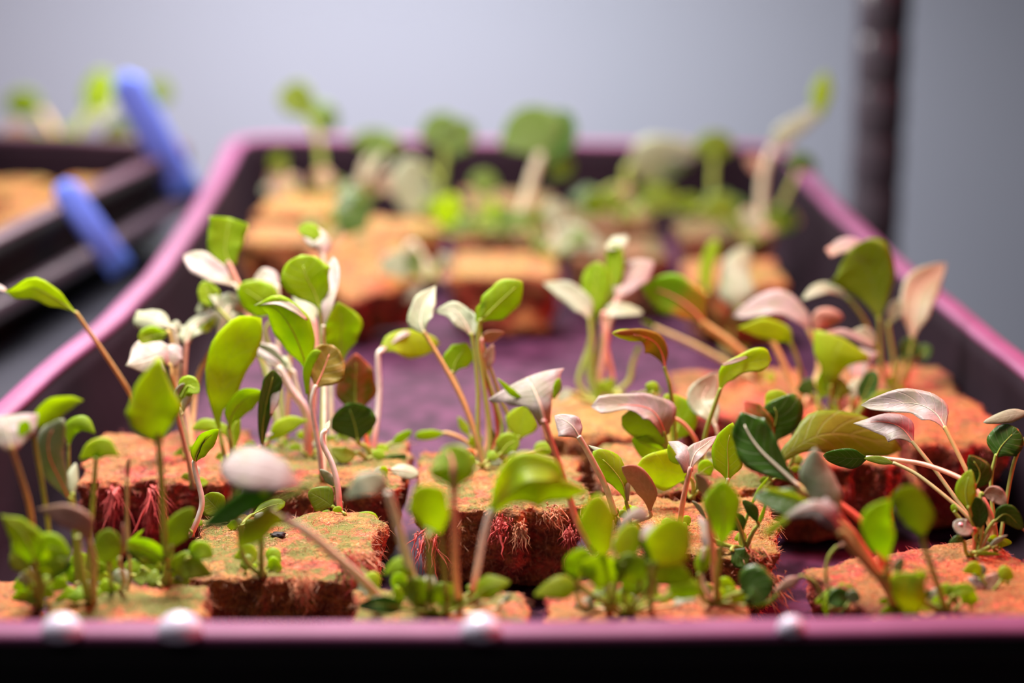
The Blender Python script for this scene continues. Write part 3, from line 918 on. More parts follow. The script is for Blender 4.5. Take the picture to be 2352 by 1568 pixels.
# --- the sharp pair in the middle left
S('tall seedling on a curved white stem turning pink where it meets the sharpest cube', (783, 1187), [
  ([(776, 1118), (763, 1066), (743, 1022), (741, 998)], [(746, 990), (752, 978, .1), (757, 965, .2)], [7, 11, 4], 'c', 'w', {'rib': None, 'sw': 13}),
  ([(785, 1186)], [(795, 1186), (815, 1186), (846, 1196), (870, 1218)], [6, 15, 38, 24], 'g', 'g', {'roll': -12, 'wave': .07}),
  ([(775, 1186)], [(765, 1184), (750, 1184), (735, 1193)], [6, 11, 5], 'b', 'r', {'rib': None}),
  ([(772, 1172)], [(768, 1166), (742, 1146), (708, 1128)], [14, 54, 34], 'o', 'g', {'roll': 0, 'tip': .5, 'wave': .01}),
  ([(778, 1150, .2)], [(771, 1122, .2), (755, 1098, .2), (735, 1077, .2)], [4, 20, 9], 'k', 'g', {'wave': .1}),
])
S('tallest mid-left seedling with three big glossy leaves over a slender white stem', (744, 1118), [
  ([(739, 1090, -.2), (734, 1039, -.4), (724, 982, -.5), (716, 924, -.6)], [(722, 895, -.6), (742, 852, -.5), (764, 792, -.4)], [(8, 8), (28, 44), (34, 26)], 'q', 'w', {'roll': 8, 'sw': 12, 'cup': .2, 'rib': 'pink', 'wave': .08}),
  (None, [(705, 905, -.6), (706, 850, -.7), (722, 815, -.8), (738, 806, -.8)], [6, 18, 18, 8], 'g', 'w', {'rib': None}),
  ([(728, 1000, .3), (712, 920, .3)], [(706, 856, .2), (692, 805, 0), (667, 750, -.2), (632, 708, -.3), (588, 700, -.3)], [22, 62, 78, 56, 10], 'g', 'g', {'roll': 18, 'cup': -.22, 'wave': .04}),
  (None, [(706, 735, -.35), (672, 708, -.4), (632, 692, -.45), (584, 701, -.5)], [4, 13, 15, 4], 'p', 'g', {'rib': None}),
  ([(740, 1000, 1), (742, 860, 1.4), (738, 770, 1.6)], [(735, 712, 1.6), (722, 672, 1.6), (702, 632, 1.5), (692, 585, 1.5)], [20, 64, 100, 92], 'g', 'g', {'roll': -5, 'cup': .1, 'wave': .03, 'tip': .6}),
  ([(745, 860, 1.4)], [(742, 762, 1.4), (752, 700, 1.3), (762, 650, 1.3), (766, 590, 1.3)], [12, 24, 29, 26], 'p', 'k', {'wave': .14, 'rib': None}),
])
S('seedling with a red blistered rounded leaf and a bright green scalloped one above', (850, 1062), [
  ([(845, 1030, -.3)], [(824, 1018, -.6), (814, 970, -.7), (798, 926, -.8)], [24, 92, 76], 'd', 'g', {'roll': 15, 'cup': .15, 'tip': .6}),
  ([(840, 1000, .2)], [(820, 960, .2), (816, 905, .2), (818, 855, .1), (818, 811, 0)], [36, 82, 66, 24], 'r', 'r', {'roll': 10, 'cup': -.25, 'rib': 'light'}),
  ([(830, 960, .6), (800, 880, .6)], [(786, 830, .6), (782, 785, .6), (785, 742, .5), (776, 693, .4)], [30, 62, 80, 26], 'g', 'g', {'roll': -12, 'wave': .1, 'cup': .2}),
  ([(840, 1055, -.3)], [(825, 1040, -.5), (790, 1045, -.8), (760, 1030, -.8)], [10, 34, 14], 'o', 'g'),
  ([(860, 1056)], [(875, 1050, -.2), (900, 1060, -.3), (935, 1045, -.3)], [12, 28, 14], 'd', 'g'),
  ([(845, 1040, .3)], [(846, 1010, .4), (850, 975, .4), (848, 960, .4)], [10, 16, 8], 'g', 'g', {'rib': None}),
])
S('white-stemmed seedling arched over like a lamp with one wide hanging green leaf', (856, 1050), [
  ([(866, 962, .3), (871, 895, .4), (869, 845, .4)], [(869, 812, .4), (900, 782, .6), (945, 775, .9), (1010, 788, 1.3)], [(9, 10), (14, 34), (16, 42), (14, 28)], 'y', 'w', {'roll': 10, 'cup': -.1, 'sw': 13, 'wave': .02}),
  (None, [(868, 812, .35), (890, 790, .5), (925, 768, .6), (952, 760, .8)], [9, 12, 12, 5], 'p', 'w', {'rib': None}),
  ([(880, 1030)], [(898, 1019), (920, 1006), (946, 989)], [9, 19, 13], 'g', 'g', {'rib': None}),
])
S('small pale leaf lying on the wool between the fringed cube and the mossy cube', (880, 1105), [
  ([(884, 1090)], [(889, 1077), (925, 1080), (962, 1090)], [8, 30, 20], 'c', 'r', {'roll': 30}),
])
S('low two-leaved seedling spreading flat before the bare tray floor', (1095, 1045), [
  ([(1075, 1018, .2), (1050, 1002, .2)], [(1025, 994, .2), (990, 998, .2), (953, 1001, .2)], [9, 20, 19], 'g', 'o', {'roll': 15, 'rib': None}),
  ([(1090, 1020, .2)], [(1080, 1003, .2), (1066, 980, .2), (1052, 956, .2)], [9, 18, 8], 'g', 'g', {'rib': None}),
  ([(1080, 1036)], [(1070, 1040, -.2), (1055, 1040, -.3), (1042, 1038, -.3)], [6, 9, 5], 'r', 'r', {'rib': None}),
])
# --- bunch in the middle
S('bunch of thin upright stems crowned with pale curled leaves, before the bare tray floor', (1112, 1078), [
  ([(1099, 1000), (1098, 900), (1092, 830)], [(1084, 775), (1066, 738), (1040, 712), (996, 716)], [16, 42, 36, 10], 'c', 'g', {'roll': 15, 'wave': .1, 'sw': 10}),
  (None, [(1082, 770), (1085, 740), (1078, 712)], [16, 24, 10], 'c', 'g', {'rib': None}),
  ([(1126, 1000), (1112, 890), (1098, 800)], [(1100, 742), (1132, 708), (1168, 674), (1199, 646)], [18, 62, 62, 30], 'g', 'g', {'roll': -6, 'sw': 10}),
  (None, [(1096, 740), (1104, 712), (1118, 690)], [9, 18, 7], 'g', 'o', {'rib': None}),
  ([(1092, 1000), (1062, 920), (1020, 840)], [(978, 770), (966, 738), (976, 695), (1001, 656)], [20, 48, 42, 10], 'c', 'o', {'roll': 12, 'sw': 11, 'fold': .12}),
  ([(1095, 1005, .2), (1070, 930, .2)], [(1040, 862, .2), (1046, 832, .2), (1062, 808, .2), (1072, 788, .2)], [14, 52, 50, 20], 'g', 'o', {'sw': 10}),
  ([(1120, 980, .4), (1110, 880, .4)], [(1106, 786, .4), (1126, 773, .4), (1158, 764, .4)], [16, 26, 10], 'b', 'p', {'rib': None}),
  ([(1142, 1000, .3), (1135, 930, .3)], [(1112, 860, .3), (1122, 825, .3), (1132, 790, .3)], [8, 24, 10], 'b', 'r', {'rib': None}),
  ([(1152, 1000, .2), (1140, 930, .2), (1108, 830, .2)], [(1092, 760, .2), (1086, 735, .2), (1080, 715, .2)], [8, 12, 6], 'c', 'g', {'rib': None}),
  ([(1170, 985, .5), (1152, 920, .5), (1120, 830, .5)], [(1104, 775, .5), (1100, 750, .5), (1102, 735, .5)], [7, 10, 5], 'g', 'g', {'rib': None}),
])
S('small seedling with rounded oval leaves beside the bunch of thin stems', (1168, 1070), [
  ([(1180, 1030, -.2)], [(1190, 1010, -.2), (1199, 970, -.2), (1212, 926, -.2)], [34, 66, 34], 'y', 'g', {'roll': 10, 'wave': .01, 'tip': .55}),
  ([(1160, 1056, -.2)], [(1148, 1046, -.3), (1165, 1022, -.3), (1192, 1008, -.3)], [26, 46, 30], 'g', 'g'),
  ([(1190, 1056)], [(1222, 1042, .1), (1245, 1030, .2), (1272, 1034, .2)], [10, 30, 16], 'g', 'o'),
  ([(1130, 1060)], [(1135, 1030, 0), (1128, 1000, 0), (1132, 985, 0)], [8, 18, 8], 'd', 'g', {'rib': None}),
])
# --- trumpet and its neighbours
S('tall seedling with a wide pinkish trumpet-shaped leaf on an orange stem', (1364, 1262), [
  ([(1326, 1200, -1), (1306, 1135, -1.6), (1282, 1060, -2)], [(1252, 975, -2.2), (1240, 930, -2.3), (1226, 895, -2.3), (1212, 866, -2.3)], [24, 46, (62, 52), (84, 70)], 'p/g', 'p', {'roll': 0, 'tip': 1.0, 'cup': -.18, 'sw': 15, 'rw': 1.2, 'wave': .03}),
  (None, [(1272, 915, -2.1), (1280, 890, -2.1), (1284, 868, -2.1)], [5, 17, 10], 'g', 'p', {'rib': None}),
  (None, [(1200, 915, -2.0), (1175, 900, -2.0), (1142, 868, -2.0)], [5, 14, 5], 'g', 'p', {'rib': None}),
])
S('seedling with a narrow pale hooked leaf leaning behind the trumpet-shaped one', (1420, 1205), [
  ([(1392, 1120, -1), (1362, 1060, -1.4)], [(1334, 1010, -1.6), (1312, 976, -1.7), (1274, 954, -1.7)], [(10, 10), (32, 20), (8, 8)], 'p', 'k', {'roll': 25, 'sw': 14, 'wave': .08}),
])
S('seedling with a broad green leaf under a pale rolled edge, behind the fringed cube', (1444, 1200), [
  ([(1446, 1180, -.8)], [(1440, 1160, -1), (1430, 1112, -1.2), (1402, 1072, -1.3), (1362, 1036, -1.4)], [8, 34, 58, 40], 'g', 'g', {'roll': -15, 'cup': -.2}),
  (None, [(1442, 1150, -1.1), (1438, 1105, -1.3), (1408, 1055, -1.4), (1352, 1022, -1.5)], [5, 16, 18, 10], 'c', 'g', {'rib': None}),
  ([(1468, 1195, -.8)], [(1494, 1185, -1), (1487, 1132, -1.4), (1460, 1092, -1.6), (1428, 1072, -1.8)], [12, 40, 40, 20], 'b', 'b', {'roll': 15}),
])
S('hooded green leaf with a glowing pink midrib on a thick pink stem', (1052, 1398), [
  ([(1046, 1300, -1.6), (1044, 1200, -2.6)], [(1043, 1125, -3), (1042, 1086, -3.1), (1038, 1055, -3), (1022, 1026, -2.8)], [44, 86, 80, 40], 'g', 'p', {'roll': 5, 'cup': .25, 'rib': 'pink', 'rw': 2.2, 'sw': 17, 'tip': .6}),
])
S('bright green heart-shaped leaf leaning across the pink-stemmed hooded leaf', (1028, 1402), [
  ([(1022, 1330, -2), (1016, 1270, -3)], [(1012, 1232, -3.2), (1000, 1190, -3.4), (978, 1150, -3.5), (955, 1118, -3.5)], [26, 60, 82, 56], 'y', 'g', {'roll': -5, 'cup': .1, 'wave': .02, 'sw': 13, 'tip': .6, 'rib': None}),
])
S('largest folded green leaf in the middle on a stem turning pink downwards', (1082, 1372), [
  ([(1098, 1295, -1.4), (1112, 1225, -2)], [(1126, 1180, -2.2), (1162, 1132, -2.3), (1232, 1098, -2.4), (1300, 1112, -2.2), (1350, 1130, -2)], [(7, 7), (20, 24), (14, 62), (8, 34), (3, 3)], 'y', 'w', {'roll': 0, 'cup': -.25, 'sw': 17, 'tip': 1, 'wave': .01, 'rib': None}),
  (None, [(1128, 1172, -2.25), (1160, 1120, -2.5), (1200, 1078, -2.7), (1262, 1078, -2.6), (1292, 1100, -2.5)], [(4, 4), (24, 22), (34, 38), (20, 34), (4, 4)], 'y', 'w', {'roll': 30, 'cup': .3, 'tip': 1, 'rib': None}),
])
# --- sharp group right of the middle
S('thin-stemmed seedling with a sharp arrow-like leaf bent flat at the top', (1556, 1085), [
  ([(1552, 1020, -.4), (1545, 940, -.8), (1538, 885, -1)], [(1528, 850, -1), (1521, 815, -1), (1504, 786, -1.1), (1470, 771, -1.3), (1409, 764, -1.6)], [(5, 5), (16, 14), (30, 18), (8, 14), (7, 8)], 'q', 'g', {'roll': 0, 'rib': 'pink', 'sw': 10, 'wave': .05}),
  (None, [(1484, 782, -1.25), (1450, 770, -1.4), (1406, 765, -1.6)], [7, 24, 14], 'y', 'g', {'rib': None}),
])
S('slender seedling with a sharp lime leaf waving like a flag', (1607, 1100), [
  ([(1620, 1000, -.6), (1640, 935, -.9)], [(1652, 900, -1), (1668, 862, -1), (1698, 842, -1), (1738, 828, -1), (1772, 825, -1)], [14, (20, 17), (20, 14), (24, 22), (26, 18)], 'y', 'g', {'roll': 0, 'cup': .15, 'tip': .8, 'sw': 11}),
  (None, [(1660, 838, -1.15), (1690, 828, -1.15), (1722, 818, -1.1)], [5, 9, 4], 'p', 'g', {'rib': None}),
])
S('pale mottled leaf half hidden behind the lime flag leaf', (1652, 1090), [
  ([(1655, 1030, .2)], [(1646, 985, .2), (1630, 945, .2), (1614, 912, .2), (1646, 856, .2)], [14, 46, 62, 30], 'c', 'k', {'wave': .1}),
])
S('sharp seedling with a flat pale leaf and a dark hollow leaf beneath', (1545, 1090), [
  ([(1534, 1030, -.9)], [(1528, 1000, -1.1), (1512, 960, -1.3), (1488, 938, -1.4), (1440, 930, -1.6), (1358, 934, -1.9)], [14, (18, 38), (26, 26), (10, 20), (20, 20)], 'p', 'g', {'roll': 5, 'rib': 'pink', 'tip': .9, 'wave': .03}),
  ([(1535, 1050, -.6)], [(1530, 1032, -.8), (1492, 985, -1), (1428, 956, -1.2)], [14, 66, 50], 'o', 'g', {'roll': 20}),
  ([(1540, 1060, -.5)], [(1534, 1040, -.6), (1495, 1026, -.8), (1452, 1006, -.9)], [30, 56, 26], 'g', 'g', {'roll': 5}),
  ([(1548, 1050, .4)], [(1546, 1015, .5), (1560, 960, .6), (1528, 905, .6)], [36, 74, 36], 'g', 'g', {'roll': -10}),
  ([(1530, 960, .6)], [(1500, 905, .6), (1498, 890, .6), (1482, 884, .6)], [14, 28, 10], 'g', 'g', {'rib': None}),
])
S('arched bare pink stem looping over to the pale Y-shaped leaf', (1612, 1072), [
  ([(1602, 1020, -.7), (1572, 975, -.9)], [(1540, 956, -1), (1532, 953, -1), (1524, 952, -1)], [7, 8, 5], 'b', 'p', {'rib': None}),
])
S('seedling ending in a pale upright Y, in front of the notched round leaf', (1558, 1222), [
  ([(1567, 1160, -.6), (1576, 1115, -.8)], [(1584, 1082, -.9), (1597, 1042, -.9), (1622, 1020, -.8), (1646, 1000, -.7)], [17, 36, 20, 7], 'p', 'p', {'roll': -5, 'sw': 13}),
  (None, [(1582, 1085, -.9), (1574, 1045, -.9), (1556, 1024, -.8), (1535, 1014, -.7)], [17, 36, 22, 8], 'p', 'p', {'roll': 8, 'rib': None}),
  (None, [(1560, 1065, -.8), (1546, 1050, -.8), (1535, 1020, -.8)], [6, 18, 8], 'g', 'p', {'rib': None}),
])
S('sharp broad round green leaf with a notched tip, behind the pale upright Y', (1588, 1140), [
  ([(1592, 1110, -.6)], [(1584, 1098, -.8), (1540, 1082, -1), (1464, 1068, -1.3)], [(16, 16), (42, 44), (24, 22)], 'y', 'g', {'roll': 10, 'cup': -.12, 'tip': .8, 'wave': .05}),
  ([(1605, 1110, -.4)], [(1600, 1095, -.4), (1622, 1075, -.4), (1640, 1068, -.4)], [12, 36, 18], 'g', 'g'),
])
S('upright spoon-shaped leaf with a clear midrib, next to the dark glossy one', (1640, 1160), [
  ([(1660, 1130, -.7)], [(1671, 1106, -.9), (1672, 1070, -.9), (1671, 1022, -.9), (1683, 970, -.9)], [22, 58, 62, 22], 'g', 'k', {'roll': -12, 'cup': .1, 'tip': .75, 'wave': .02, 'rw': .6}),
])
S('small tangle of thin dark stalks and tiny leaves on the crumbling brown cube', (1715, 1262), [
  ([(1700, 1215, -.4)], [(1690, 1190, -.6), (1672, 1165, -.7), (1640, 1160, -.7)], [6, 14, 6], 'd', 'g', {'rib': None}),
  ([(1730, 1220, -.4)], [(1742, 1205, -.5), (1728, 1172, -.6), (1706, 1148, -.6)], [7, 24, 12], 'd', 'g', {'rib': None}),
  ([(1708, 1235, -.2)], [(1705, 1222, -.3), (1690, 1200, -.3), (1665, 1195, -.4)], [20, 42, 20], 'd', 'g'),
  ([(1722, 1235, -.3)], [(1735, 1215, -.4), (1750, 1185, -.4), (1760, 1150, -.4)], [5, 9, 4], 'g', 'g', {'rib': None}),
  ([(1690, 1255, -.3)], [(1680, 1262, -.5), (1702, 1280, -.6), (1722, 1282, -.6)], [22, 44, 24], 'd', 'g', {'rib': None}),
  ([(1640, 1240, -.3)], [(1625, 1200, -.4), (1605, 1165, -.4), (1590, 1150, -.4)], [5, 10, 5], 'k', 'g', {'rib': None}),
  ([(1700, 1240)], [(1718, 1180, -.2), (1740, 1130, -.2), (1765, 1095, -.2)], [5, 7, 4], 'g', 'g', {'rib': None}),
  ([(1650, 1250)], [(1640, 1180, -.1), (1650, 1130, -.1), (1656, 1110, -.1)], [6, 12, 5], 'g', 'b', {'rib': None}),
])
S('dark glossy curled leaf with a cream midrib on a long slanting stem', (2062, 1392), [
  ([(2010, 1310, -.4), (1950, 1228, -.3), (1890, 1162, .2)], [(1842, 1122, .6), (1792, 1076, .9), (1746, 1032, 1.2), (1716, 988, 1.4), (1702, 946, 1.5)], [(8, 8), (24, 24), (44, 46), (30, 46), (10, 18)], 'd', 'o', {'roll': 18, 'cup': .3, 'wave': .1, 'rib': 'cream', 'rw': 1.4, 'sw': 15}),
  ([(1985, 1270, -1.2), (1950, 1215, -1.4)], [(1872, 1166, -1.4), (1812, 1152, -1.4), (1730, 1138, -1.2)], [(6, 6), (34, 28), (16, 12)], 'd', 'o', {'roll': -30, 'sw': 12, 'rib': None}),
  (None, [(1872, 1158, -1.5), (1810, 1136, -1.5), (1745, 1118, -1.3)], [5, 13, 6], 'y', 'o', {'rib': None}),
  ([(2030, 1330, -.8), (1975, 1245, -.8)], [(1935, 1192, -.8), (1906, 1142, -.8), (1876, 1086, -.7), (1872, 1028, -.6)], [(7, 7), (32, 28), (34, 30), (14, 14)], 'k', 'r', {'roll': -10, 'cup': -.2, 'sw': 15}),
  ([(2030, 1300, -.2), (1990, 1210, 0)], [(1930, 1158, .2), (1900, 1140, .3), (1870, 1120, .4)], [14, 22, 10], 'b', 'r', {'rib': None, 'sw': 17}),
  ([(2040, 1350, -1.8), (1990, 1292, -2.6)], [(1938, 1232, -3), (1902, 1182, -3.1), (1862, 1166, -3.1), (1792, 1192, -2.9)], [(12, 14), (20, 26), (16, 16), (5, 5)], 'p', 'o', {'roll': 20, 'sw': 22, 'rib': 'pink', 'wave': .1}),
  (None, [(1905, 1185, -3), (1898, 1160, -3), (1896, 1142, -3)], [22, 22, 8], 'p', 'o', {'rib': None}),
  (None, [(1808, 1190, -2.9), (1778, 1212, -2.8), (1752, 1232, -2.7)], [14, 18, 6], 'g', 'o', {'rib': None}),
])
S('curled leaf of mixed dark green and red, behind the dark glossy leaf', (1800, 1082), [
  ([(1790, 1050, -.4)], [(1772, 1020, -.6), (1778, 985, -.6), (1784, 950, -.7), (1770, 922, -.7)], [36, (40, 36), (46, 50), (46, 46)], 'd', 'g', {'roll': 10, 'cup': -.2, 'tip': .8, 'wave': .06}),
  (None, [(1764, 1014, -.8), (1750, 980, -.85), (1730, 945, -.85), (1708, 920, -.8)], [26, 52, 40, 10], 'r', 'g', {'rib': None}),
  (None, [(1786, 940, -.5), (1784, 915, -.5), (1786, 895, -.5)], [48, 48, 34], 'y', 'g', {'rib': None}),
  ([(1822, 1050, -.2)], [(1824, 1012, -.3), (1826, 965, -.3), (1806, 905, -.3)], [20, 28, 10], 'k', 'g', {'rib': None}),
])
S('wide arching olive leaf lying across the right-hand cubes', (1760, 1120), [
  ([(1770, 1085, -.6)], [(1784, 1062, -.7), (1830, 1026, -.6), (1888, 998, -.4), (1962, 1000, 0), (2072, 1032, .4)], [(8, 6), (20, 14), (50, 36), (46, 40), (18, 18)], 'o', 'g', {'roll': 10, 'cup': -.15, 'wave': .05, 'tip': .9, 'rw': .6}),
])
S('seedling at the edge with a very long arching pink stem and a dark leaf', (2292, 1268), [
  ([(2275, 1180, -.3), (2228, 1112, 0), (2136, 1070, .8), (2060, 1056, 1.3)], [(2000, 1051, 1.6), (1955, 1052, 1.8), (1890, 1046, 2)], [10, 42, 24], 'd', 'p', {'roll': 20, 'sw': 12, 'rib': None}),
  ([(2270, 1240), (2222, 1186, .2), (2186, 1152, .4), (2110, 1092, .9)], [(2060, 1066, 1.2), (2020, 1056, 1.4), (1985, 1052, 1.6)], [8, 16, 8], 'o', 'b', {'sw': 10, 'rib': None}),
  ([(2262, 1235, .4), (2206, 1160, .8), (2150, 1082, 1.2)], [(2102, 1022, 1.5), (2072, 985, 1.7), (2032, 970, 1.9), (1960, 972, 2.2)], [(7, 7), (32, 26), (24, 22), (5, 5)], 'p', 'b', {'roll': 10, 'rib': 'pink', 'sw': 11, 'wave': .08}),
  ([(2262, 1170, .2), (2222, 1085, .6)], [(2176, 992, 1), (2146, 947, 1.3), (2092, 926, 1.6), (1978, 930, 2)], [(8, 8), (30, 26), (22, 26), (16, 14)], 'p', 'o', {'roll': 5, 'rib': 'cream', 'sw': 12, 'wave': .08}),
])
S('compact bushy seedling with dark leaves round a droplet, on the askew red cube', (2238, 1288), [
  ([(2240, 1200, 0)], [(2238, 1122, -.1), (2250, 1085, -.1), (2226, 1045, -.1)], [40, 54, 20], 'd', 'r', {'roll': -20}),
  ([(2236, 1210, 0)], [(2226, 1172, -.3), (2218, 1126, -.3), (2230, 1078, -.3)], [22, 42, 20], 'g', 'g', {'roll': 15}),
  ([(2240, 1235, 0)], [(2240, 1216, -.3), (2214, 1212, -.4), (2190, 1198, -.4)], [18, 34, 22], 'p', 'r', {'rib': None}),
  ([(2240, 1240, 0)], [(2245, 1220, -.2), (2250, 1180, -.2), (2238, 1140, -.2)], [20, 34, 26], 'd', 'g', {'rib': None}),
  ([(2255, 1220, 0)], [(2252, 1138, .2), (2285, 1135, .1), (2312, 1160, 0)], [14, 34, 18], 'b', 'g', {'wave': .12}),
  ([(2262, 1230, 0)], [(2280, 1200, 0), (2312, 1180, 0), (2350, 1215, 0)], [16, 40, 22], 'd', 'g'),
  ([(2220, 1270, -.2)], [(2215, 1245, -.4), (2200, 1238, -.5), (2180, 1246, -.5)], [8, 16, 6], 'd', 'g', {'rib': None}),
  ([(2250, 1268, -.2)], [(2268, 1258, -.4), (2290, 1242, -.4), (2314, 1228, -.4)], [6, 11, 5], 'k', 'g', {'rib': None}),
  ([(2232, 1270, -.3)], [(2238, 1268, -.5), (2262, 1270, -.6), (2298, 1272, -.6)], [5, 9, 4], 'o', 'g', {'rib': None}),
  ([(2270, 1225)], [(2290, 1195, .2), (2320, 1190, .2), (2360, 1225, .2)], [6, 8, 5], 'b', 'b', {'rib': None}),
  ([(2250, 1250)], [(2196, 1180, .1), (2192, 1165, .1), (2196, 1160, .1)], [14, 14, 8], 'g', 'g', {'rib': None}),
])
S('dark upright leaves at the picture edge below the thin pale drooping leaf', (2292, 1262), [
  ([(2276, 1120, .2)], [(2286, 1052, .2), (2302, 1022, .2), (2338, 984, .2)], [20, 68, 60], 'd', 'g', {'roll': 10, 'wave': .06}),
  ([(2330, 1060, .3), (2385, 960, .3)], [(2372, 945, .3), (2318, 954, .3), (2258, 970, .3)], [12, 26, 12], 'c', 'g', {'roll': 10, 'cup': -.2}),
])
# --- behind, right
S('tall right-hand seedling with a big hooked leaf rising above the tray wall', (2052, 905), [
  ([(2028, 850, -.4), (2022, 790, -.6)], [(2020, 740, -.8), (2013, 690, -.8), (2000, 638, -.9), (1978, 596, -1), (1952, 572, -1)], [22, 54, (60, 50), (78, 62), (60, 40)], 'o', 'g', {'roll': 8, 'cup': .12, 'tip': .7, 'wave': .04}),
  (None, [(1902, 582, -.6), (1945, 562, -.5), (1990, 562, -.5)], [18, 30, 10], 'p', 'g', {'rib': None}),
  ([(2030, 860), (2012, 800, -.2), (1985, 735, -.4)], [(1954, 692, -.5), (1918, 664, -.6), (1882, 664, -.7), (1842, 688, -.8)], [10, 20, 24, 12], 'c', 'g', {'rib': None}),
  ([(2080, 850, 0)], [(2094, 790, 0), (2100, 720, 0), (2116, 662, 0), (2172, 604, 0)], [18, 58, 72, 26], 'c', 'g', {'roll': -20, 'cup': .2}),
  ([(2052, 830, 0)], [(2040, 750, 0), (2054, 715, 0), (2064, 686, 0)], [10, 28, 14], 'k', 'g', {'rib': None}),
  ([(2080, 860, 0)], [(2100, 830, 0), (2120, 812, 0), (2130, 790, 0)], [10, 32, 24], 'd', 'g'),
  ([(2060, 860, 0)], [(2068, 830, 0), (2085, 800, 0), (2080, 775, 0)], [20, 44, 20], 'd', 'g', {'rib': None}),
  ([(2078, 880, .3)], [(2082, 850, .3), (2084, 820, .3), (2085, 800, .3)], [12, 16, 8], 'b', 'o', {'rib': None, 'sw': 14}),
])
S('lime leaf shaped like a paper hat with a pink folded rim', (1910, 968), [
  ([(1908, 930, -.6)], [(1908, 895, -.8), (1910, 850, -.9), (1918, 812, -1), (1936, 776, -1)], [24, 42, (44, 50), (62, 76)], 'y', 'g', {'roll': 0, 'cup': -.15, 'tip': .85, 'wave': .03}),
  (None, [(1898, 764, -.8), (1940, 764, -.8), (1985, 785, -.8), (2010, 800, -.8)], [5, 16, 12, 4], 'p', 'g', {'rib': None}),
  ([(1960, 930, .4)], [(1966, 876, .4), (1972, 838, .4), (1980, 800, .4)], [14, 42, 68], 'p', 'o', {'tip': .9, 'rib': 'pink'}),
  (None, [(1950, 770, .5), (1985, 768, .5), (2012, 790, .5)], [10, 28, 18], 'c', 'o', {'rib': None}),
  ([(1890, 940, 0)], [(1870, 910, 0), (1850, 885, 0), (1842, 875, 0)], [22, 40, 22], 'd', 'g', {'rib': None}),
])
S('seedling with rounded dark leaves in the shade behind the olive arching leaf', (1940, 985), [
  ([(1930, 950, 0)], [(1922, 920, -.1), (1925, 885, -.1), (1935, 870, -.1)], [44, 60, 40], 'o', 'g'),
  ([(1960, 960, 0)], [(1978, 930, -.1), (1992, 895, -.1), (2010, 850, -.1)], [14, 40, 30], 'd', 'g', {'roll': 20}),
  ([(1955, 950, .3)], [(1958, 920, .3), (1968, 890, .3), (1985, 868, .3)], [22, 34, 20], 'c', 'g', {'rib': None}),
  ([(1960, 970)], [(1985, 930, -.3), (2020, 905, -.3), (2066, 905, -.3)], [5, 14, 6], 'g', 'g', {'rib': None}),
  ([(1885, 960, 0)], [(1880, 920, 0), (1895, 880, 0), (1890, 850, 0)], [22, 40, 24], 'g', 'g', {'rib': None}),
])
S('orange-stemmed seedling whose pale leaf arches over the lime drooping leaf', (1838, 945), [
  ([(1822, 890, .2), (1795, 825, .2)], [(1772, 780, .2), (1768, 772, .2), (1764, 765, .2)], [12, 12, 8], 'c', 'o', {'rib': None, 'sw': 15}),
  ([(1842, 890, -.2), (1836, 840, -.4)], [(1820, 795, -.5), (1800, 766, -.6), (1752, 757, -.7), (1694, 752, -.8)], [(7, 7), (22, 16), (16, 24), (5, 5)], 'y', 'g', {'roll': 5, 'rib': None}),
  ([(1880, 860, .4), (1875, 800, .5)], [(1862, 768, .5), (1838, 726, .5), (1780, 704, .5), (1684, 726, .5)], [12, 30, (16, 34), (14, 14)], 'p', 'o', {'roll': 10, 'sw': 11, 'rib': None}),
  ([(1878, 850, .8)], [(1872, 770, .8), (1890, 735, .8), (1936, 728, .8)], [10, 46, 26], 'b', 'o', {'rib': None}),
])
S('broad leaf with an orange-red centre on a thick slanting orange stem', (1752, 890), [
  ([(1726, 835, -.2), (1680, 790, -.4)], [(1622, 748, -.6), (1585, 706, -.7), (1535, 675, -.7), (1474, 656, -.7)], [(10, 10), (28, 44), (40, 44), (20, 18)], 'f', 'o', {'roll': 12, 'cup': .2, 'sw': 20, 'wave': .03, 'rw': 1.6}),
  ([(1700, 852, .3), (1600, 795, .3)], [(1510, 755, .3), (1490, 745, .3), (1474, 736, .3)], [10, 10, 6], 'o', 'b', {'rib': None, 'sw': 13}),
])
S('soft clump of green and cream leaves on pale stems rising behind the golden cube', (1372, 925), [
  ([(1352, 850), (1360, 790)], [(1364, 742), (1364, 692), (1370, 640), (1374, 601)], [22, 48, 58, 38], 'g', 'g', {'sw': 14, 'roll': 10}),
  ([(1368, 840, .2), (1390, 750, .2)], [(1400, 690, .2), (1412, 635, .2), (1412, 585, .2), (1402, 560, .2)], [18, 32, 36, 22], 'g', 'g', {'sw': 12}),
  (None, [(1392, 570, .2), (1420, 556, .2), (1442, 542, .2)], [10, 30, 10], 'c', 'g', {'rib': None}),
  ([(1380, 860), (1395, 770)], [(1412, 700), (1432, 658), (1464, 624), (1502, 600)], [18, 42, 58, 22], 'p', 'p', {'sw': 14}),
  ([(1360, 800, -.3)], [(1355, 738, -.3), (1340, 702, -.3), (1302, 670, -.3), (1248, 650, -.3)], [14, 40, 40, 14], 'c', 'g', {'roll': 10}),
  ([(1390, 800, -.3)], [(1385, 724, -.3), (1420, 712, -.3), (1478, 718, -.3)], [20, 28, 14], 'c', 'p', {'rib': None}),
  ([(1405, 880), (1392, 800)], [(1388, 760), (1388, 735), (1388, 715)], [12, 14, 8], 'p', 'p', {'rib': None, 'sw': 13}),
  ([(1330, 880), (1352, 800)], [(1362, 750), (1364, 730), (1364, 715)], [10, 12, 8], 'g', 'g', {'rib': None, 'sw': 13}),
  ([(1440, 880), (1452, 840)], [(1458, 820), (1464, 805), (1470, 792)], [6, 9, 5], 'g', 'g', {'rib': None, 'sw': 12}),
])
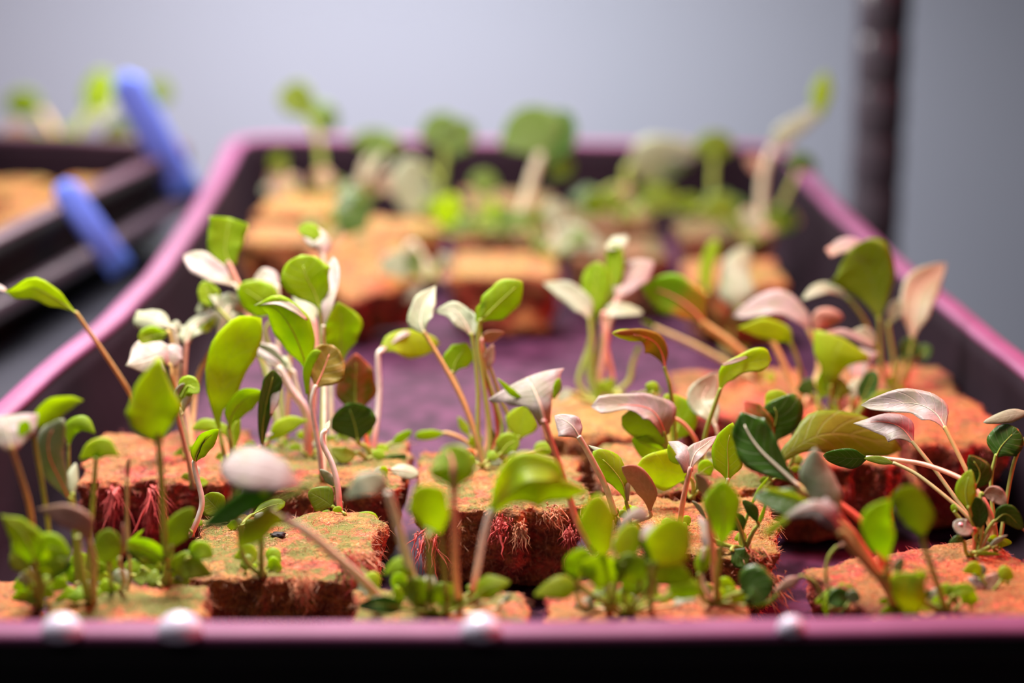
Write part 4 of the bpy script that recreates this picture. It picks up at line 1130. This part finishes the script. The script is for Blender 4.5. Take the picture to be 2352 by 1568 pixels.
S('low sprouts at the foot of the soft clump behind the golden cube', (1440, 935), [
  ([(1430, 915)], [(1410, 905, -.1), (1390, 890, -.1), (1370, 880, -.1)], [12, 26, 14], 'g', 'g', {'rib': None}),
  ([(1425, 910)], [(1415, 895, .2), (1400, 880, .2), (1395, 870, .2)], [10, 26, 16], 'g', 'g', {'rib': None}),
  ([(1455, 920)], [(1475, 905, 0), (1500, 898, 0), (1520, 900, 0)], [8, 16, 8], 'g', 'g', {'rib': None}),
  ([(1340, 915)], [(1318, 902, -.3), (1300, 905, -.3), (1280, 922, -.3)], [10, 22, 10], 'c', 'g', {'rib': None}),
])
S('pale green seedling with two spreading leaves, blurred before the peach-lit cube', (1672, 822), [
  ([(1685, 740, -.3)], [(1702, 722, -4), (1692, 672, -4.3), (1690, 615, -4.4), (1722, 566, -4.5)], [36, 72, 54, 34], 'c', 'g', {'roll': 10}),
  ([(1650, 740, -.3)], [(1626, 682, -4), (1622, 620, -4), (1646, 548, -4)], [18, 26, 26], 'g', 'g', {'sw': 14, 'rib': None}),
], z=-4.1)
# --- behind, left
S('seedling with a square-tipped lime leaf and long pale leaf against the tray wall', (650, 1030), [
  ([(610, 850, .6), (560, 690, 1)], [(528, 612, 1), (517, 572, 1), (522, 532, 1), (528, 500, 1)], [28, 66, 72, 78], 'g', 'p', {'sw': 16, 'tip': .92, 'roll': 0, 'cup': .2}),
  ([(615, 840, .4), (580, 720, .4)], [(542, 660, .4), (502, 628, .4), (460, 600, .3), (422, 586, .2)], [(9, 9), (26, 16), (28, 20), (14, 10)], 'p', 'k', {'roll': 15, 'rib': None}),
  ([(640, 860, .3), (610, 760, .3)], [(645, 722, .3), (600, 690, .2), (548, 655, .1)], [30, 76, 44], 'g', 'g', {'roll': 10, 'cup': -.2}),
  ([(640, 830, .8)], [(640, 670, .9), (615, 640, 1), (585, 635, 1)], [12, 38, 30], 'p', 'k', {'rib': None}),
  ([(600, 830, .2), (530, 740, .2)], [(498, 706, .2), (482, 682, .2), (466, 646, .2)], [14, 46, 28], 'g', 'g'),
  (None, [(500, 706, .1), (490, 680, .1), (478, 650, .1)], [4, 15, 6], 'c', 'g', {'rib': None}),
  (None, [(490, 702, .2), (470, 705, .2), (450, 715, .2)], [10, 24, 10], 'c', 'g', {'rib': None}),
  ([(665, 870), (668, 800)], [(676, 740), (660, 740), (640, 735)], [14, 30, 14], 'o', 'o', {'rib': None}),
])
S('pale upright funnel leaf with a pink foot behind the three big glossy leaves', (712, 1030), [
  ([(722, 900), (725, 800, .2)], [(722, 745, .3), (705, 708, .3), (680, 670, .3)], [18, 44, 28], 'c', 'p', {'sw': 13}),
])
S('small hooked green leaf with a pale stem peeping above the big glossy leaves', (760, 1020), [
  ([(757, 820, .5), (750, 660, .8)], [(742, 592, .9), (735, 556, .9), (704, 524, .9)], [24, 42, 36], 'p', 'k', {'rib': None, 'sw': 12}),
  (None, [(730, 548, .8), (712, 530, .8), (684, 528, .8)], [20, 32, 18], 'g', 'k', {'rib': None}),
])
S('pale leaf folded like a beak on a fleshy stem behind the silver-edged dark leaf', (712, 1052), [
  ([(703, 950, -.2), (672, 900, -.4)], [(645, 852, -.5), (615, 816, -.5), (576, 796, -.5)], [(10, 14), (10, 26), (6, 12)], 'p', 'w', {'sw': 19, 'rib': None}),
  (None, [(660, 840, -.5), (622, 805, -.5), (580, 788, -.5)], [6, 14, 6], 'k', 'w', {'rib': None}),
  ([(698, 950, 0), (680, 880, 0)], [(676, 856, 0), (650, 828, 0), (640, 822, 0)], [10, 24, 10], 'c', 'k', {'rib': None}),
])
# --- far end, blurred
def far(label, foot, leaves, z=-1.7, extra=6, **k):
    rnd = random.Random(hash_s(label) + 3)
    swap = {'g': 'h', 'y': 'y', 'c': 'e', 'k': 'e', 'p': 'p', 'd': 'd', 'o': 'o', 'b': 'b'}  # far leaves take duller kinds, their weaker backlight put into the colour
    ls = [(L[0], L[1], L[2], swap[L[3]], L[4], L[5] if len(L) > 5 else {}) for L in leaves]
    for q in range(extra):                       # small low leaves round the foot
        s = rnd.choice((-1, 1))
        x, y = foot[0] + rnd.uniform(-35, 35), foot[1] - rnd.uniform(4, 22)
        dx, dy = s * rnd.uniform(15, 60), -rnd.uniform(0, 34)
        ls.append(([(x, y)], [(x + dx * .3, y + dy * .5), (x + dx * .7, y + dy), (x + dx * 1.3, y + dy * .8)], [10, rnd.uniform(22, 44), 14], rnd.choice('hheob'), 'g', {'rib': None, 'dd': rnd.uniform(-1, 1)}))
    return S(label, foot, ls, z, None, 'seedling', 'blurred seedlings at the far end', wide=1.2, extra=0, **k)
far('far seedling with a round leaf held highest against the wall', (742, 452), [
  ([(738, 370), (730, 320)], [(712, 275), (690, 240), (655, 198)], [16, 50, 76], 'o', 'g', {'sw': 16, 'tip': .5}),
  (None, [(722, 300), (740, 272), (768, 245)], [20, 60, 36], 'g', 'g'),
])
far('far seedling with a small bright leaf, next to the highest round leaf', (820, 470), [
  ([(835, 390)], [(848, 365), (858, 335), (858, 295)], [30, 80, 60], 'g', 'k', {'sw': 16}),
  ([(850, 400)], [(880, 360), (900, 335), (920, 320)], [10, 26, 14], 'o', 'k', {'sw': 16}),
])
far('far seedling with one leaf up and a large pale oval leaf drooping', (1000, 500), [
  ([(1010, 440), (1018, 390)], [(1022, 350), (1010, 300), (990, 262)], [30, 70, 40], 'g', 'g', {'sw': 15}),
  (None, [(1022, 350), (1050, 315), (1086, 285)], [30, 60, 36], 'g', 'g'),
  ([(1010, 430)], [(990, 385), (958, 410), (950, 500)], [30, 84, 60], 'k', 'g', {'tip': .6}),
])
far('far seedling with two round dark green leaves like a pair of ears', (1185, 545), [
  ([(1205, 470), (1225, 400)], [(1238, 365), (1222, 310), (1190, 250)], [40, 110, 84], 'g', 'k', {'sw': 24, 'tip': .55}),
  (None, [(1240, 370), (1275, 320), (1302, 252)], [36, 84, 52], 'd', 'k', {'roll': 30}),
  (None, [(1262, 400), (1290, 385), (1320, 380)], [20, 44, 20], 'g', 'k', {'rib': None}),
])
far('far seedling with a wide lying leaf, cream with a pink tip', (1440, 482), [
  ([(1440, 420)], [(1440, 390), (1500, 372), (1600, 352)], [50, 84, 50], 'c', 'g', {'sw': 18, 'rib': None}),
  (None, [(1520, 345), (1560, 345), (1604, 355)], [14, 44, 24], 'p', 'g', {'rib': None}),
  ([(1420, 430)], [(1390, 440), (1350, 455), (1310, 460)], [20, 40, 20], 'd', 'g', {'rib': None}),
])
far('far seedling with a small dim green leaf near the tray corner', (1632, 505), [
  ([(1638, 400)], [(1640, 375), (1640, 340), (1640, 300)], [26, 66, 50], 'o', 'g', {'sw': 15}),
])
far('tallest far seedling, with a pale stem bending towards the shelf post', (1748, 545), [
  ([(1748, 480), (1752, 410)], [(1768, 355), (1800, 310), (1850, 275), (1880, 250)], [22, 34, 26, 20], 'c', 'k', {'sw': 20, 'rib': None}),
  (None, [(1876, 270), (1886, 215), (1896, 165)], [16, 34, 18], 'y', 'k', {'rib': None}),
  (None, [(1752, 400), (1735, 375), (1712, 362)], [14, 26, 12], 'b', 'k', {'rib': None}),
  ([(1790, 480), (1820, 420)], [(1830, 395), (1838, 375), (1848, 350)], [20, 56, 36], 'd', 'g', {'sw': 12}),
])
far('far seedling drooping a dark leaf over the tipped salmon cube', (760, 560), [
  ([(765, 520)], [(760, 480), (790, 490), (835, 540)], [50, 92, 50], 'd', 'g', {'sw': 14}),
])
far('far seedling hanging a pale teardrop leaf in front of the amber cube', (985, 640), [
  ([(975, 600), (950, 560)], [(935, 570), (925, 620), (955, 690)], [40, 76, 50], 'k', 'k', {'sw': 14}),
])
far('far seedling with yellow-green leaves spreading flat on the mossy far cube', (1090, 545), [
  ([(1085, 520)], [(1060, 500), (1030, 488), (990, 480)], [30, 62, 30], 'y', 'g', {'roll': 20}),
  ([(1095, 520)], [(1110, 500), (1140, 490), (1160, 480)], [20, 50, 26], 'y', 'g'),
  ([(1100, 500)], [(1105, 450), (1112, 420), (1120, 390)], [20, 50, 30], 'g', 'g'),
  ([(1070, 545)], [(1000, 530), (960, 545), (930, 560)], [14, 26, 14], 'o', 'g', {'rib': None}),
])
far('far seedling with a pale leaf lying over the edge of the amber cube', (1275, 590), [
  ([(1280, 570)], [(1252, 558), (1310, 548), (1385, 568)], [24, 54, 30], 'c', 'k', {'rib': None}),
  ([(1275, 560)], [(1265, 520), (1270, 490), (1290, 460)], [16, 40, 22], 'c', 'k', {'rib': None}),
  ([(1240, 560)], [(1210, 530), (1190, 505), (1180, 490)], [20, 44, 26], 'g', 'g', {'rib': None}),
])
far('low dim sprouts on the far cube below the lying cream leaf', (1440, 510), [
  ([(1430, 490)], [(1400, 480), (1370, 470), (1340, 480)], [20, 46, 24], 'o', 'g'),
  ([(1450, 490)], [(1480, 470), (1520, 455), (1560, 460)], [20, 40, 24], 'o', 'g'),
  ([(1460, 500)], [(1530, 480), (1580, 470), (1620, 480)], [14, 34, 20], 'o', 'g'),
])
far('low dim sprouts around the foot of the tallest far seedling', (1720, 560), [
  ([(1700, 530)], [(1680, 500), (1650, 480), (1620, 470)], [24, 50, 30], 'o', 'g'),
  ([(1740, 530)], [(1770, 510), (1800, 505), (1830, 520)], [24, 46, 26], 'd', 'g'),
])
far('low sprout on the far corner cube beside the tray wall', (650, 455), [
  ([(655, 395)], [(650, 385), (640, 375), (620, 372)], [20, 40, 24], 'o', 'g'),
])
# neighbouring tray
def near_tray(label, foot, leaves, **k):
    return S(label, foot, leaves, -1.7, None, 'seedling', 'blurred seedlings in the neighbouring tray', **k)
near_tray('yellowing seedling drooping to the picture edge in the neighbouring tray', (128, 320), [
  ([(118, 295)], [(100, 265), (60, 238), (10, 245)], [24, 60, 40], 'y', 'o', {'sw': 20}),
  ([(115, 310)], [(80, 300), (40, 310), (0, 320)], [26, 50, 30], 'b', 'g', {'rib': None}),
])
near_tray('tall yellow-green seedling next to the longer blue tag', (160, 375), [
  ([(178, 300)], [(200, 265), (222, 215), (236, 160)], [34, 60, 44], 'y', 'g', {'sw': 24}),
  (None, [(215, 275), (238, 240), (250, 200)], [30, 46, 26], 'c', 'g', {'rib': None}),
  ([(170, 330)], [(150, 345), (120, 350), (85, 355)], [26, 56, 34], 'c', 'g', {'rib': None}),
  ([(180, 350)], [(230, 330), (270, 305), (300, 300)], [26, 50, 30], 'o', 'g', {'rib': None}),
])
near_tray('small green leaf showing past the top of the longer blue tag', (330, 318), [
  ([(345, 270)], [(350, 240), (364, 215), (372, 180)], [24, 52, 36], 'o', 'g', {'sw': 14}),
])
# --- front row, blurred
def front(label, foot, leaves, **k):
    return S(label, foot, leaves, -1.7, None, 'seedling', 'blurred seedlings along the front rim', wide=1.15, extra=6, ew=(22, 44), **k)
front('near seedling at the picture edge with a pink trumpet leaf on an orange stem', (88, 1372), [
  ([(80, 1260, -1.2), (68, 1165, -1.8), (45, 1085, -2.2)], [(28, 1035, -2.4), (18, 995, -2.4), (4, 955, -2.4)], [22, (34, 46), (60, 60)], 'p', 'o', {'sw': 13, 'tip': 1, 'cup': -.2, 'wave': .05}),
  (None, [(44, 1000, -2.3), (56, 980, -2.3), (62, 964, -2.3)], [8, 24, 10], 'g', 'o', {'rib': None}),
])
front('near seedling with a pale neck and a green leaf bent over to one side', (118, 1352), [
  ([(113, 1230, -.8), (98, 1120, -1.4), (85, 1050, -1.6)], [(79, 1003, -1.7), (92, 962, -1.7), (124, 934, -1.7), (160, 921, -1.7), (192, 919, -1.7)], [(6, 8), (14, 18), (16, 22), (9, 14), (3, 3)], 'y', 'g', {'sw': 11, 'roll': 0, 'rib': None}),
  (None, [(79, 1003, -1.75), (82, 975, -1.75), (100, 950, -1.75)], [9, 18, 6], 'p', 'g', {'rib': None}),
])
front('near seedling with a broad greyish leaf, pink at the tip', (178, 1348), [
  ([(172, 1230, -.6)], [(163, 1155, -1), (138, 1102, -1.2), (114, 1050, -1.3), (114, 1000, -1.3), (148, 962, -1.3)], [(5, 5), (20, 16), (22, 24), (18, 32), (14, 18)], 'k', 'g', {'sw': 13, 'rib': 'pink', 'roll': 10}),
  ([(176, 1230, -.4)], [(168, 1145, -.8), (166, 1100, -.8), (174, 1062, -.8)], [9, 22, 10], 'c', 'g', {'rib': None, 'sw': 11}),
  ([(160, 1100, -.2)], [(158, 1030, -.2), (163, 985, -.2), (190, 972, -.2), (220, 996, -.2)], [10, 26, 28, 8], 'g', 'g', {'rib': None, 'sw': 8}),
])
front('near seedling with a mushroom-like arched leaf on a straight green stem', (202, 1340), [
  ([(208, 1220, -1), (216, 1120, -1.6)], [(220, 1058, -1.8), (222, 1046, -1.8), (224, 1036, -1.8)], [12, 12, 8], 'y', 'g', {'sw': 12, 'rib': None}),
  (None, [(184, 1054, -1.8), (212, 1032, -1.8), (240, 1026, -1.8), (276, 1048, -1.8)], [(3, 3), (14, 18), (16, 20), (3, 3)], 'y', 'g', {'rib': None}),
])
front('near seedling with a big bright arrowhead leaf on a tall green stem', (386, 1352), [
  ([(378, 1240, -1.2), (372, 1120, -2)], [(364, 1012, -2.6), (354, 970, -2.7), (352, 942, -2.7), (350, 895, -2.7), (366, 822, -2.6)], [18, (40, 38), (46, 48), (30, 36), (4, 4)], 'y', 'g', {'sw': 15, 'roll': -8, 'cup': .15, 'tip': 1}),
  (None, [(318, 950, -2.6), (338, 905, -2.5), (366, 830, -2.5)], [8, 22, 6], 'c', 'g', {'rib': None}),
])
front('near bushy seedling with dark green leaves in the front corner', (92, 1395), [
  ([(88, 1340, -1)], [(82, 1300, -2), (66, 1250, -2.2), (40, 1212, -2.3), (2, 1182, -2.4)], [46, 58, 38, 8], 'g', 'g', {'sw': 14}),
  ([(86, 1330, -1)], [(72, 1292, -1.8), (112, 1256, -2), (166, 1276, -2)], [38, 50, 14], 'g', 'g', {'sw': 14}),
  ([(96, 1350, -.6)], [(120, 1330, -1.2), (128, 1300, -1.4), (120, 1280, -1.4)], [30, 56, 30], 'd', 'g'),
  ([(80, 1360, -.6)], [(62, 1320, -1.2), (48, 1290, -1.2), (30, 1262, -1.2)], [16, 40, 24], 'o', 'g'),
  ([(85, 1340)], [(38, 1275, -.6), (40, 1250, -.6), (46, 1236, -.6)], [12, 22, 12], 'b', 'b', {'rib': None}),
  ([(100, 1350, -.8)], [(92, 1320, -1.6), (110, 1300, -1.8), (150, 1296, -1.8)], [30, 40, 20], 'o', 'g', {'rib': None}),
])
front('near seedling with a tan leaf folded like a roof', (212, 1392), [
  ([(214, 1330, -1), (216, 1290, -1.8)], [(206, 1252, -2.2), (190, 1204, -2.4), (150, 1182, -2.4), (86, 1168, -2.3)], [(8, 8), (22, 20), (20, 18), (5, 5)], 'b', 'b', {'sw': 16, 'rib': None, 'roll': 10}),
  ([(190, 1320, -1)], [(178, 1240, -1.8), (176, 1220, -1.8), (170, 1200, -1.8)], [12, 16, 8], 'g', 'g', {'sw': 16, 'rib': None}),
])
front('near seedling with a plump olive leaf standing up, before the two crimson strands', (256, 1368), [
  ([(254, 1330, -.8)], [(250, 1300, -1.4), (247, 1260, -1.5), (250, 1214, -1.5)], [24, 48, 36], 'o', 'g', {'sw': 11}),
  ([(285, 1340, -.8)], [(275, 1290, -1.2), (284, 1250, -1.2), (282, 1200, -1.2)], [8, 10, 6], 'b', 'b', {'rib': None, 'sw': 10}),
  ([(296, 1340, -.4), (292, 1200, -.4)], [(292, 1110, -.4), (294, 1070, -.4), (298, 1050, -.4)], [6, 8, 5], 'b', 'b', {'rib': None, 'sw': 8}),
])
front('near sprout with rolled glossy leaves, before the brown cube top', (372, 1348), [
  ([(380, 1310, -.6)], [(385, 1290, -1), (345, 1264, -1.2), (290, 1244, -1.4)], [(7, 7), (26, 16), (12, 12)], 'g', 'g', {'cup': .3}),
  (None, [(360, 1296, -1.1), (325, 1284, -1.3), (292, 1262, -1.4)], [5, 16, 8], 'd', 'g', {'rib': None}),
  ([(350, 1320)], [(330, 1305, -.4), (305, 1300, -.4), (285, 1298, -.4)], [16, 24, 14], 'g', 'g', {'rib': None}),
  ([(376, 1320)], [(390, 1312, -.8), (428, 1300, -1), (488, 1320, -1)], [22, 50, 12], 'o', 'g', {'rib': None}),
  ([(400, 1310)], [(428, 1284, -1), (460, 1264, -1), (490, 1278, -1)], [12, 36, 14], 'g', 'g', {'rib': None}),
  ([(390, 1300)], [(394, 1262, -1.2), (406, 1218, -1.3), (444, 1166, -1.3)], [22, 46, 24], 'o', 'g', {'sw': 13}),
  ([(330, 1325)], [(290, 1320, -.2), (260, 1290, -.2), (330, 1215, -.2)], [8, 14, 8], 'g', 'g', {'rib': None}),
])
front('nearest big pale leaf hovering over a dark green one, before the sharpest cube', (604, 1322), [
  ([(600, 1280, -1.6), (602, 1225, -3.2), (610, 1170, -4.6)], [(706, 1120, -5), (642, 1094, -5.2), (582, 1078, -5.3), (506, 1066, -5.3)], [(4, 4), (26, 30), (34, 42), (26, 38)], 'p', 'g', {'roll': 8, 'sw': 13, 'cup': -.1, 'tip': .8, 'rib': None, 'wave': .02}),
  (None, [(640, 1110, -4.6), (590, 1136, -4.6), (520, 1182, -4.5), (462, 1210, -4.5)], [26, 42, 36, 12], 'd', 'g', {'rib': None}),
  (None, [(606, 1140, -4.6), (612, 1120, -4.7), (620, 1105, -4.8)], [14, 18, 10], 'g', 'g', {'rib': None}),
  ([(556, 1270, -2)], [(542, 1130, -4), (546, 1115, -4), (552, 1105, -4)], [10, 10, 6], 'g', 'g', {'rib': None, 'sw': 10}),
])
front('near seedling lying aslant on a long pale stem with a green blade', (882, 1386), [
  ([(830, 1330, -1.6), (762, 1270, -2.4), (706, 1222, -3)], [(662, 1196, -3.3), (626, 1196, -3.5), (584, 1224, -3.6), (542, 1262, -3.6)], [(10, 10), (14, 20), (20, 26), (8, 8)], 'y', 'k', {'sw': 20, 'rib': None}),
  ([(840, 1335, -1.2)], [(640, 1180, -2.6), (600, 1185, -2.6), (575, 1200, -2.6)], [10, 14, 6], 'k', 'k', {'rib': None, 'sw': 8}),
])
front('near seedling with a drooping pale leaf above a long leaning stem', (972, 1392), [
  ([(936, 1290, -1.6), (912, 1200, -2.6)], [(894, 1142, -3), (866, 1116, -3.1), (832, 1120, -3.2), (792, 1146, -3.2)], [(10, 10), (22, 24), (14, 24), (4, 4)], 'c', 'k', {'sw': 20, 'rib': None, 'roll': 12}),
  ([(958, 1360, -.8)], [(952, 1330, -1.4), (922, 1298, -1.6), (880, 1318, -1.6)], [(7, 7), (14, 16), (5, 5)], 'g', 'g', {'rib': None, 'sw': 12}),
  ([(988, 1330, -2)], [(984, 1240, -2.6), (990, 1210, -2.6), (1000, 1190, -2.6)], [14, 22, 10], 'c', 'g', {'rib': None, 'sw': 15}),
])
front('low near sprouts clustered where the hooded leaf and heart-shaped leaf rise', (1010, 1408), [
  ([(1000, 1400, -.6)], [(985, 1380, -1), (955, 1362, -1.2), (930, 1366, -1.2)], [30, 56, 26], 'o', 'g'),
  ([(1050, 1398, -.6)], [(1088, 1374, -1), (1124, 1346, -1.2), (1172, 1336, -1.2)], [30, 42, 12], 'g', 'g'),
  ([(980, 1404, -.4)], [(930, 1398, -.8), (880, 1388, -1), (820, 1392, -1)], [24, 30, 14], 'd', 'g'),
  ([(1020, 1404, -.6)], [(1030, 1380, -1), (1010, 1360, -1.2), (1000, 1340, -1.2)], [40, 50, 20], 'o', 'g', {'rib': None}),
  ([(985, 1400, -.3)], [(980, 1360, -.6), (986, 1335, -.6), (990, 1320, -.6)], [12, 22, 12], 'c', 'k', {'rib': None}),
  ([(1130, 1402, -.3)], [(1150, 1385, -.5), (1165, 1372, -.5), (1172, 1362, -.5)], [8, 12, 6], 'k', 'k', {'rib': None}),
])
front('near seedling with an egg-shaped lime leaf held upright, before the crumbling brown cube', (1398, 1402), [
  ([(1394, 1350, -1.4)], [(1388, 1292, -2), (1382, 1250, -2.2), (1374, 1192, -2.3), (1374, 1133, -2.3)], [14, 40, 66, 40], 'y', 'g', {'sw': 12, 'tip': .7, 'wave': .01}),
  ([(1412, 1340, -1.2)], [(1430, 1302, -2), (1440, 1250, -2), (1462, 1202, -2)], [18, 46, 34], 'y', 'g', {'sw': 11}),
  ([(1404, 1340, -1)], [(1412, 1250, -1.4), (1440, 1190, -1.5), (1490, 1180, -1.6)], [8, 12, 34], 'p', 'k', {'sw': 10, 'rib': None}),
  ([(1330, 1380, -.6)], [(1332, 1310, -1.6), (1322, 1280, -1.6), (1345, 1240, -1.6)], [6, 8, 6], 'k', 'k', {'sw': 14, 'rib': None}),
])
front('near seedling with a yellow-lime leaf tilted over a shaded pale one', (1490, 1402), [
  ([(1494, 1350, -1.6)], [(1502, 1302, -2.6), (1532, 1256, -2.8), (1570, 1192, -2.9)], [(18, 18), (40, 40), (28, 24)], 'y', 'g', {'sw': 13, 'roll': 5, 'wave': .02, 'rib': None}),
  ([(1488, 1350, -1.2)], [(1488, 1300, -2), (1500, 1250, -2.1), (1520, 1210, -2.1)], [26, 44, 20], 'd', 'g', {'rib': None}),
  (None, [(1474, 1240, -2.2), (1490, 1218, -2.2), (1518, 1206, -2.2)], [8, 20, 8], 'p', 'g', {'rib': None}),
])
front('near thicket of tiny lime sprouts spilling at the front rim', (1432, 1412), [
  ([(1400, 1390, -.8)], [(1332, 1352, -1.6), (1286, 1348, -1.7), (1226, 1366, -1.7)], [30, 44, 12], 'y', 'g', {'rib': None, 'sw': 12}),
  ([(1380, 1380, -.8)], [(1320, 1330, -1.6), (1332, 1296, -1.7), (1352, 1262, -1.7)], [40, 56, 30], 'g', 'g', {'rib': None}),
  ([(1410, 1380, -.8)], [(1420, 1330, -1.6), (1380, 1310, -1.8), (1330, 1300, -1.8)], [50, 56, 30], 'y', 'g', {'rib': None}),
  ([(1450, 1390, -.8)], [(1470, 1340, -1.6), (1450, 1310, -1.8), (1410, 1290, -1.8)], [44, 60, 30], 'o', 'g', {'rib': None}),
  ([(1460, 1390, -.8)], [(1500, 1340, -1.4), (1530, 1315, -1.5), (1590, 1330, -1.5)], [34, 50, 24], 'o', 'g', {'rib': None}),
  ([(1470, 1395, -.6)], [(1530, 1370, -1.2), (1570, 1350, -1.2), (1610, 1362, -1.2)], [26, 40, 24], 'g', 'g', {'rib': None}),
  ([(1440, 1395, -.6)], [(1430, 1360, -1.3), (1460, 1335, -1.4), (1500, 1320, -1.4)], [40, 50, 24], 'g', 'g', {'rib': None}),
  ([(1420, 1400, -.4)], [(1390, 1385, -.9), (1370, 1370, -.9), (1350, 1385, -.9)], [10, 18, 8], 'k', 'k', {'rib': None}),
  ([(1480, 1400, -.4)], [(1540, 1392, -.9), (1570, 1376, -.9), (1600, 1380, -.9)], [10, 16, 8], 'c', 'o', {'rib': None}),
])
front('near orange and green stems with a spoon leaf, before the tiny tangle', (1648, 1392), [
  ([(1648, 1330, -.6)], [(1655, 1262, -1.2), (1662, 1212, -1.4), (1660, 1156, -1.4), (1662, 1101, -1.4)], [15, 38, 66, 36], 'g', 'g', {'sw': 14, 'tip': .7, 'wave': .01}),
  ([(1642, 1320, -.4), (1632, 1220, -.6)], [(1624, 1150, -.8), (1614, 1110, -.8), (1594, 1082, -.8)], [16, 24, 10], 'b', 'p', {'sw': 16, 'rib': None}),
  ([(1612, 1330, -.4)], [(1616, 1270, -.6), (1622, 1225, -.6), (1606, 1185, -.6)], [14, 18, 10], 'p', 'w', {'sw': 12, 'rib': None}),
  ([(1612, 1370, -.4)], [(1605, 1325, -.6), (1614, 1290, -.6), (1624, 1255, -.6)], [14, 26, 12], 'g', 'g', {'rib': None}),
  ([(1670, 1372, -.3)], [(1698, 1362, -.6), (1728, 1348, -.7), (1756, 1382, -.8)], [(9, 9), (38, 30), (28, 28)], 'd', 'g', {'sw': 12, 'roll': 10, 'rib': None}),
  ([(1660, 1385, -.3)], [(1700, 1390, -.5), (1760, 1385, -.6), (1790, 1360, -.6)], [6, 8, 5], 'o', 'g', {'rib': None}),
])
front('frail sprout with hair-thin stalks and one reddish pointed leaf by the dark gap', (1930, 1406), [
  ([(1898, 1330), (1902, 1282)], [(1918, 1258), (1940, 1248), (1962, 1240)], [5, 8, 5], 'b', 'g', {'sw': 8, 'rib': None}),
  ([(1890, 1370), (1870, 1335)], [(1842, 1322), (1815, 1338), (1776, 1360)], [6, 20, 8], 'b', 'g', {'sw': 7, 'rib': None}),
  ([(1915, 1385)], [(1925, 1370, -.2), (1940, 1362, -.2), (1956, 1354, -.2)], [7, 13, 6], 'r', 'r', {'rib': None}),
  ([(1940, 1392)], [(1960, 1376, -.3), (1930, 1372, -.4), (1900, 1384, -.4)], [16, 36, 22], 'd', 'g', {'rib': None}),
])
front('near drooping leaf folded over like a bent spoon on the askew red cube', (2178, 1406), [
  ([(2142, 1310, -1.4), (2126, 1262, -2)], [(2120, 1236, -2.2), (2108, 1192, -2.4), (2080, 1155, -2.5), (2046, 1140, -2.5)], [(13, 15), (22, 30), (24, 34), (16, 20)], 'o', 'g', {'sw': 13, 'roll': 5, 'rib': None, 'wave': .02}),
  ([(2046, 1340, -1.6)], [(2042, 1296, -2.2), (2028, 1242, -2.5), (2016, 1196, -2.6), (2044, 1146, -2.6)], [16, 52, 56, 26], 'g', 'g', {'sw': 13, 'roll': -20, 'rib': None, 'wave': .02}),
  ([(2180, 1398)], [(2186, 1372, -.3), (2205, 1355, -.3), (2240, 1352, -.3)], [7, 22, 14], 'g', 'g', {'rib': None}),
])
front('nearest blunt leaf with a notched top at the darker end of the front rim', (2088, 1420), [
  ([(2088, 1418, -1)], [(2090, 1412, -1.6), (2088, 1365, -1.8), (2088, 1312, -1.8)], [(26, 26), (30, 30), (34, 24)], 'g', 'g', {'tip': .85, 'rib': None, 'wave': .03}),
  (None, [(2096, 1338, -1.8), (2112, 1326, -1.8), (2132, 1318, -1.8)], [24, 26, 10], 'g', 'g', {'rib': None}),
  ([(2100, 1416)], [(2120, 1380, -.8), (2130, 1365, -.8), (2138, 1352, -.8)], [6, 12, 6], 'd', 'g', {'rib': None}),
  ([(2075, 1410, -.4)], [(2058, 1320, -.6), (2064, 1300, -.6), (2076, 1280, -.6)], [10, 20, 10], 'k', 'g', {'rib': None}),
])
front('pinkish withered leaf lying by a hole in the askew red cube', (2268, 1358), [
  ([(2262, 1345)], [(2258, 1362, -.2), (2278, 1338, -.2), (2302, 1316, -.2)], [8, 30, 12], 'b', 'b', {'wave': .08}),
  (None, [(2260, 1352, -.2), (2240, 1335, -.2), (2222, 1326, -.2)], [12, 14, 6], 'p', 'b', {'rib': None}),
])
# ------------------------------------------------------------------ grow lamps and an added front fill
def area(name, loc, aim, size, energy, color, size_y=None, spread=180):
    l = bpy.data.lights.new(name, 'AREA')
    l.energy = energy
    l.color = color
    l.size = size
    if size_y:
        l.shape = 'RECTANGLE'
        l.size_y = size_y
    l.spread = math.radians(spread)
    o = bpy.data.objects.new(name, l)
    COL.objects.link(o)
    o.location = Vector(loc) * CM
    d = (Vector(aim) - Vector(loc)).normalized()
    o.rotation_euler = d.to_track_quat('-Z', 'Y').to_euler()
    return o

area('white_grow_lamp', (-9, 97, 19), (-9, 97, -2), 0.30, 3.5, (1.0, 0.95, 0.93), 0.16)
area('white_grow_lamp_strip', (-9, 61, 42), (-7, 56, -2), 0.26, 4.1, (1.0, 0.93, 0.91), 0.14, 115)
area('red_grow_lamp', (36, 52, 28), (4, 54, -2), 0.10, 1.05, (1.0, 0.05, 0.08), None, 120)
area('white_front_fill', (-20, -20, 75), (0, 55, 0), 0.4, 0.6, (1.0, 0.9, 0.94))  # added soft fill from the front, not a lamp of the room
w = bpy.data.worlds.new('room_air')
w.use_nodes = True
w.node_tree.nodes['Background'].inputs[0].default_value = (0.55, 0.48, 0.60, 1)
w.node_tree.nodes['Background'].inputs[1].default_value = 0.015
scene.world = w
scene.cycles.max_bounces = 8
scene.cycles.diffuse_bounces = 3
scene.cycles.transmission_bounces = 6
scene.cycles.use_denoising = True
scene.view_settings.view_transform = 'Standard'
scene.view_settings.look = 'None'
scene.view_settings.gamma = 1.0
scene.view_settings.exposure = 0.0
scene.view_settings.use_curve_mapping = False
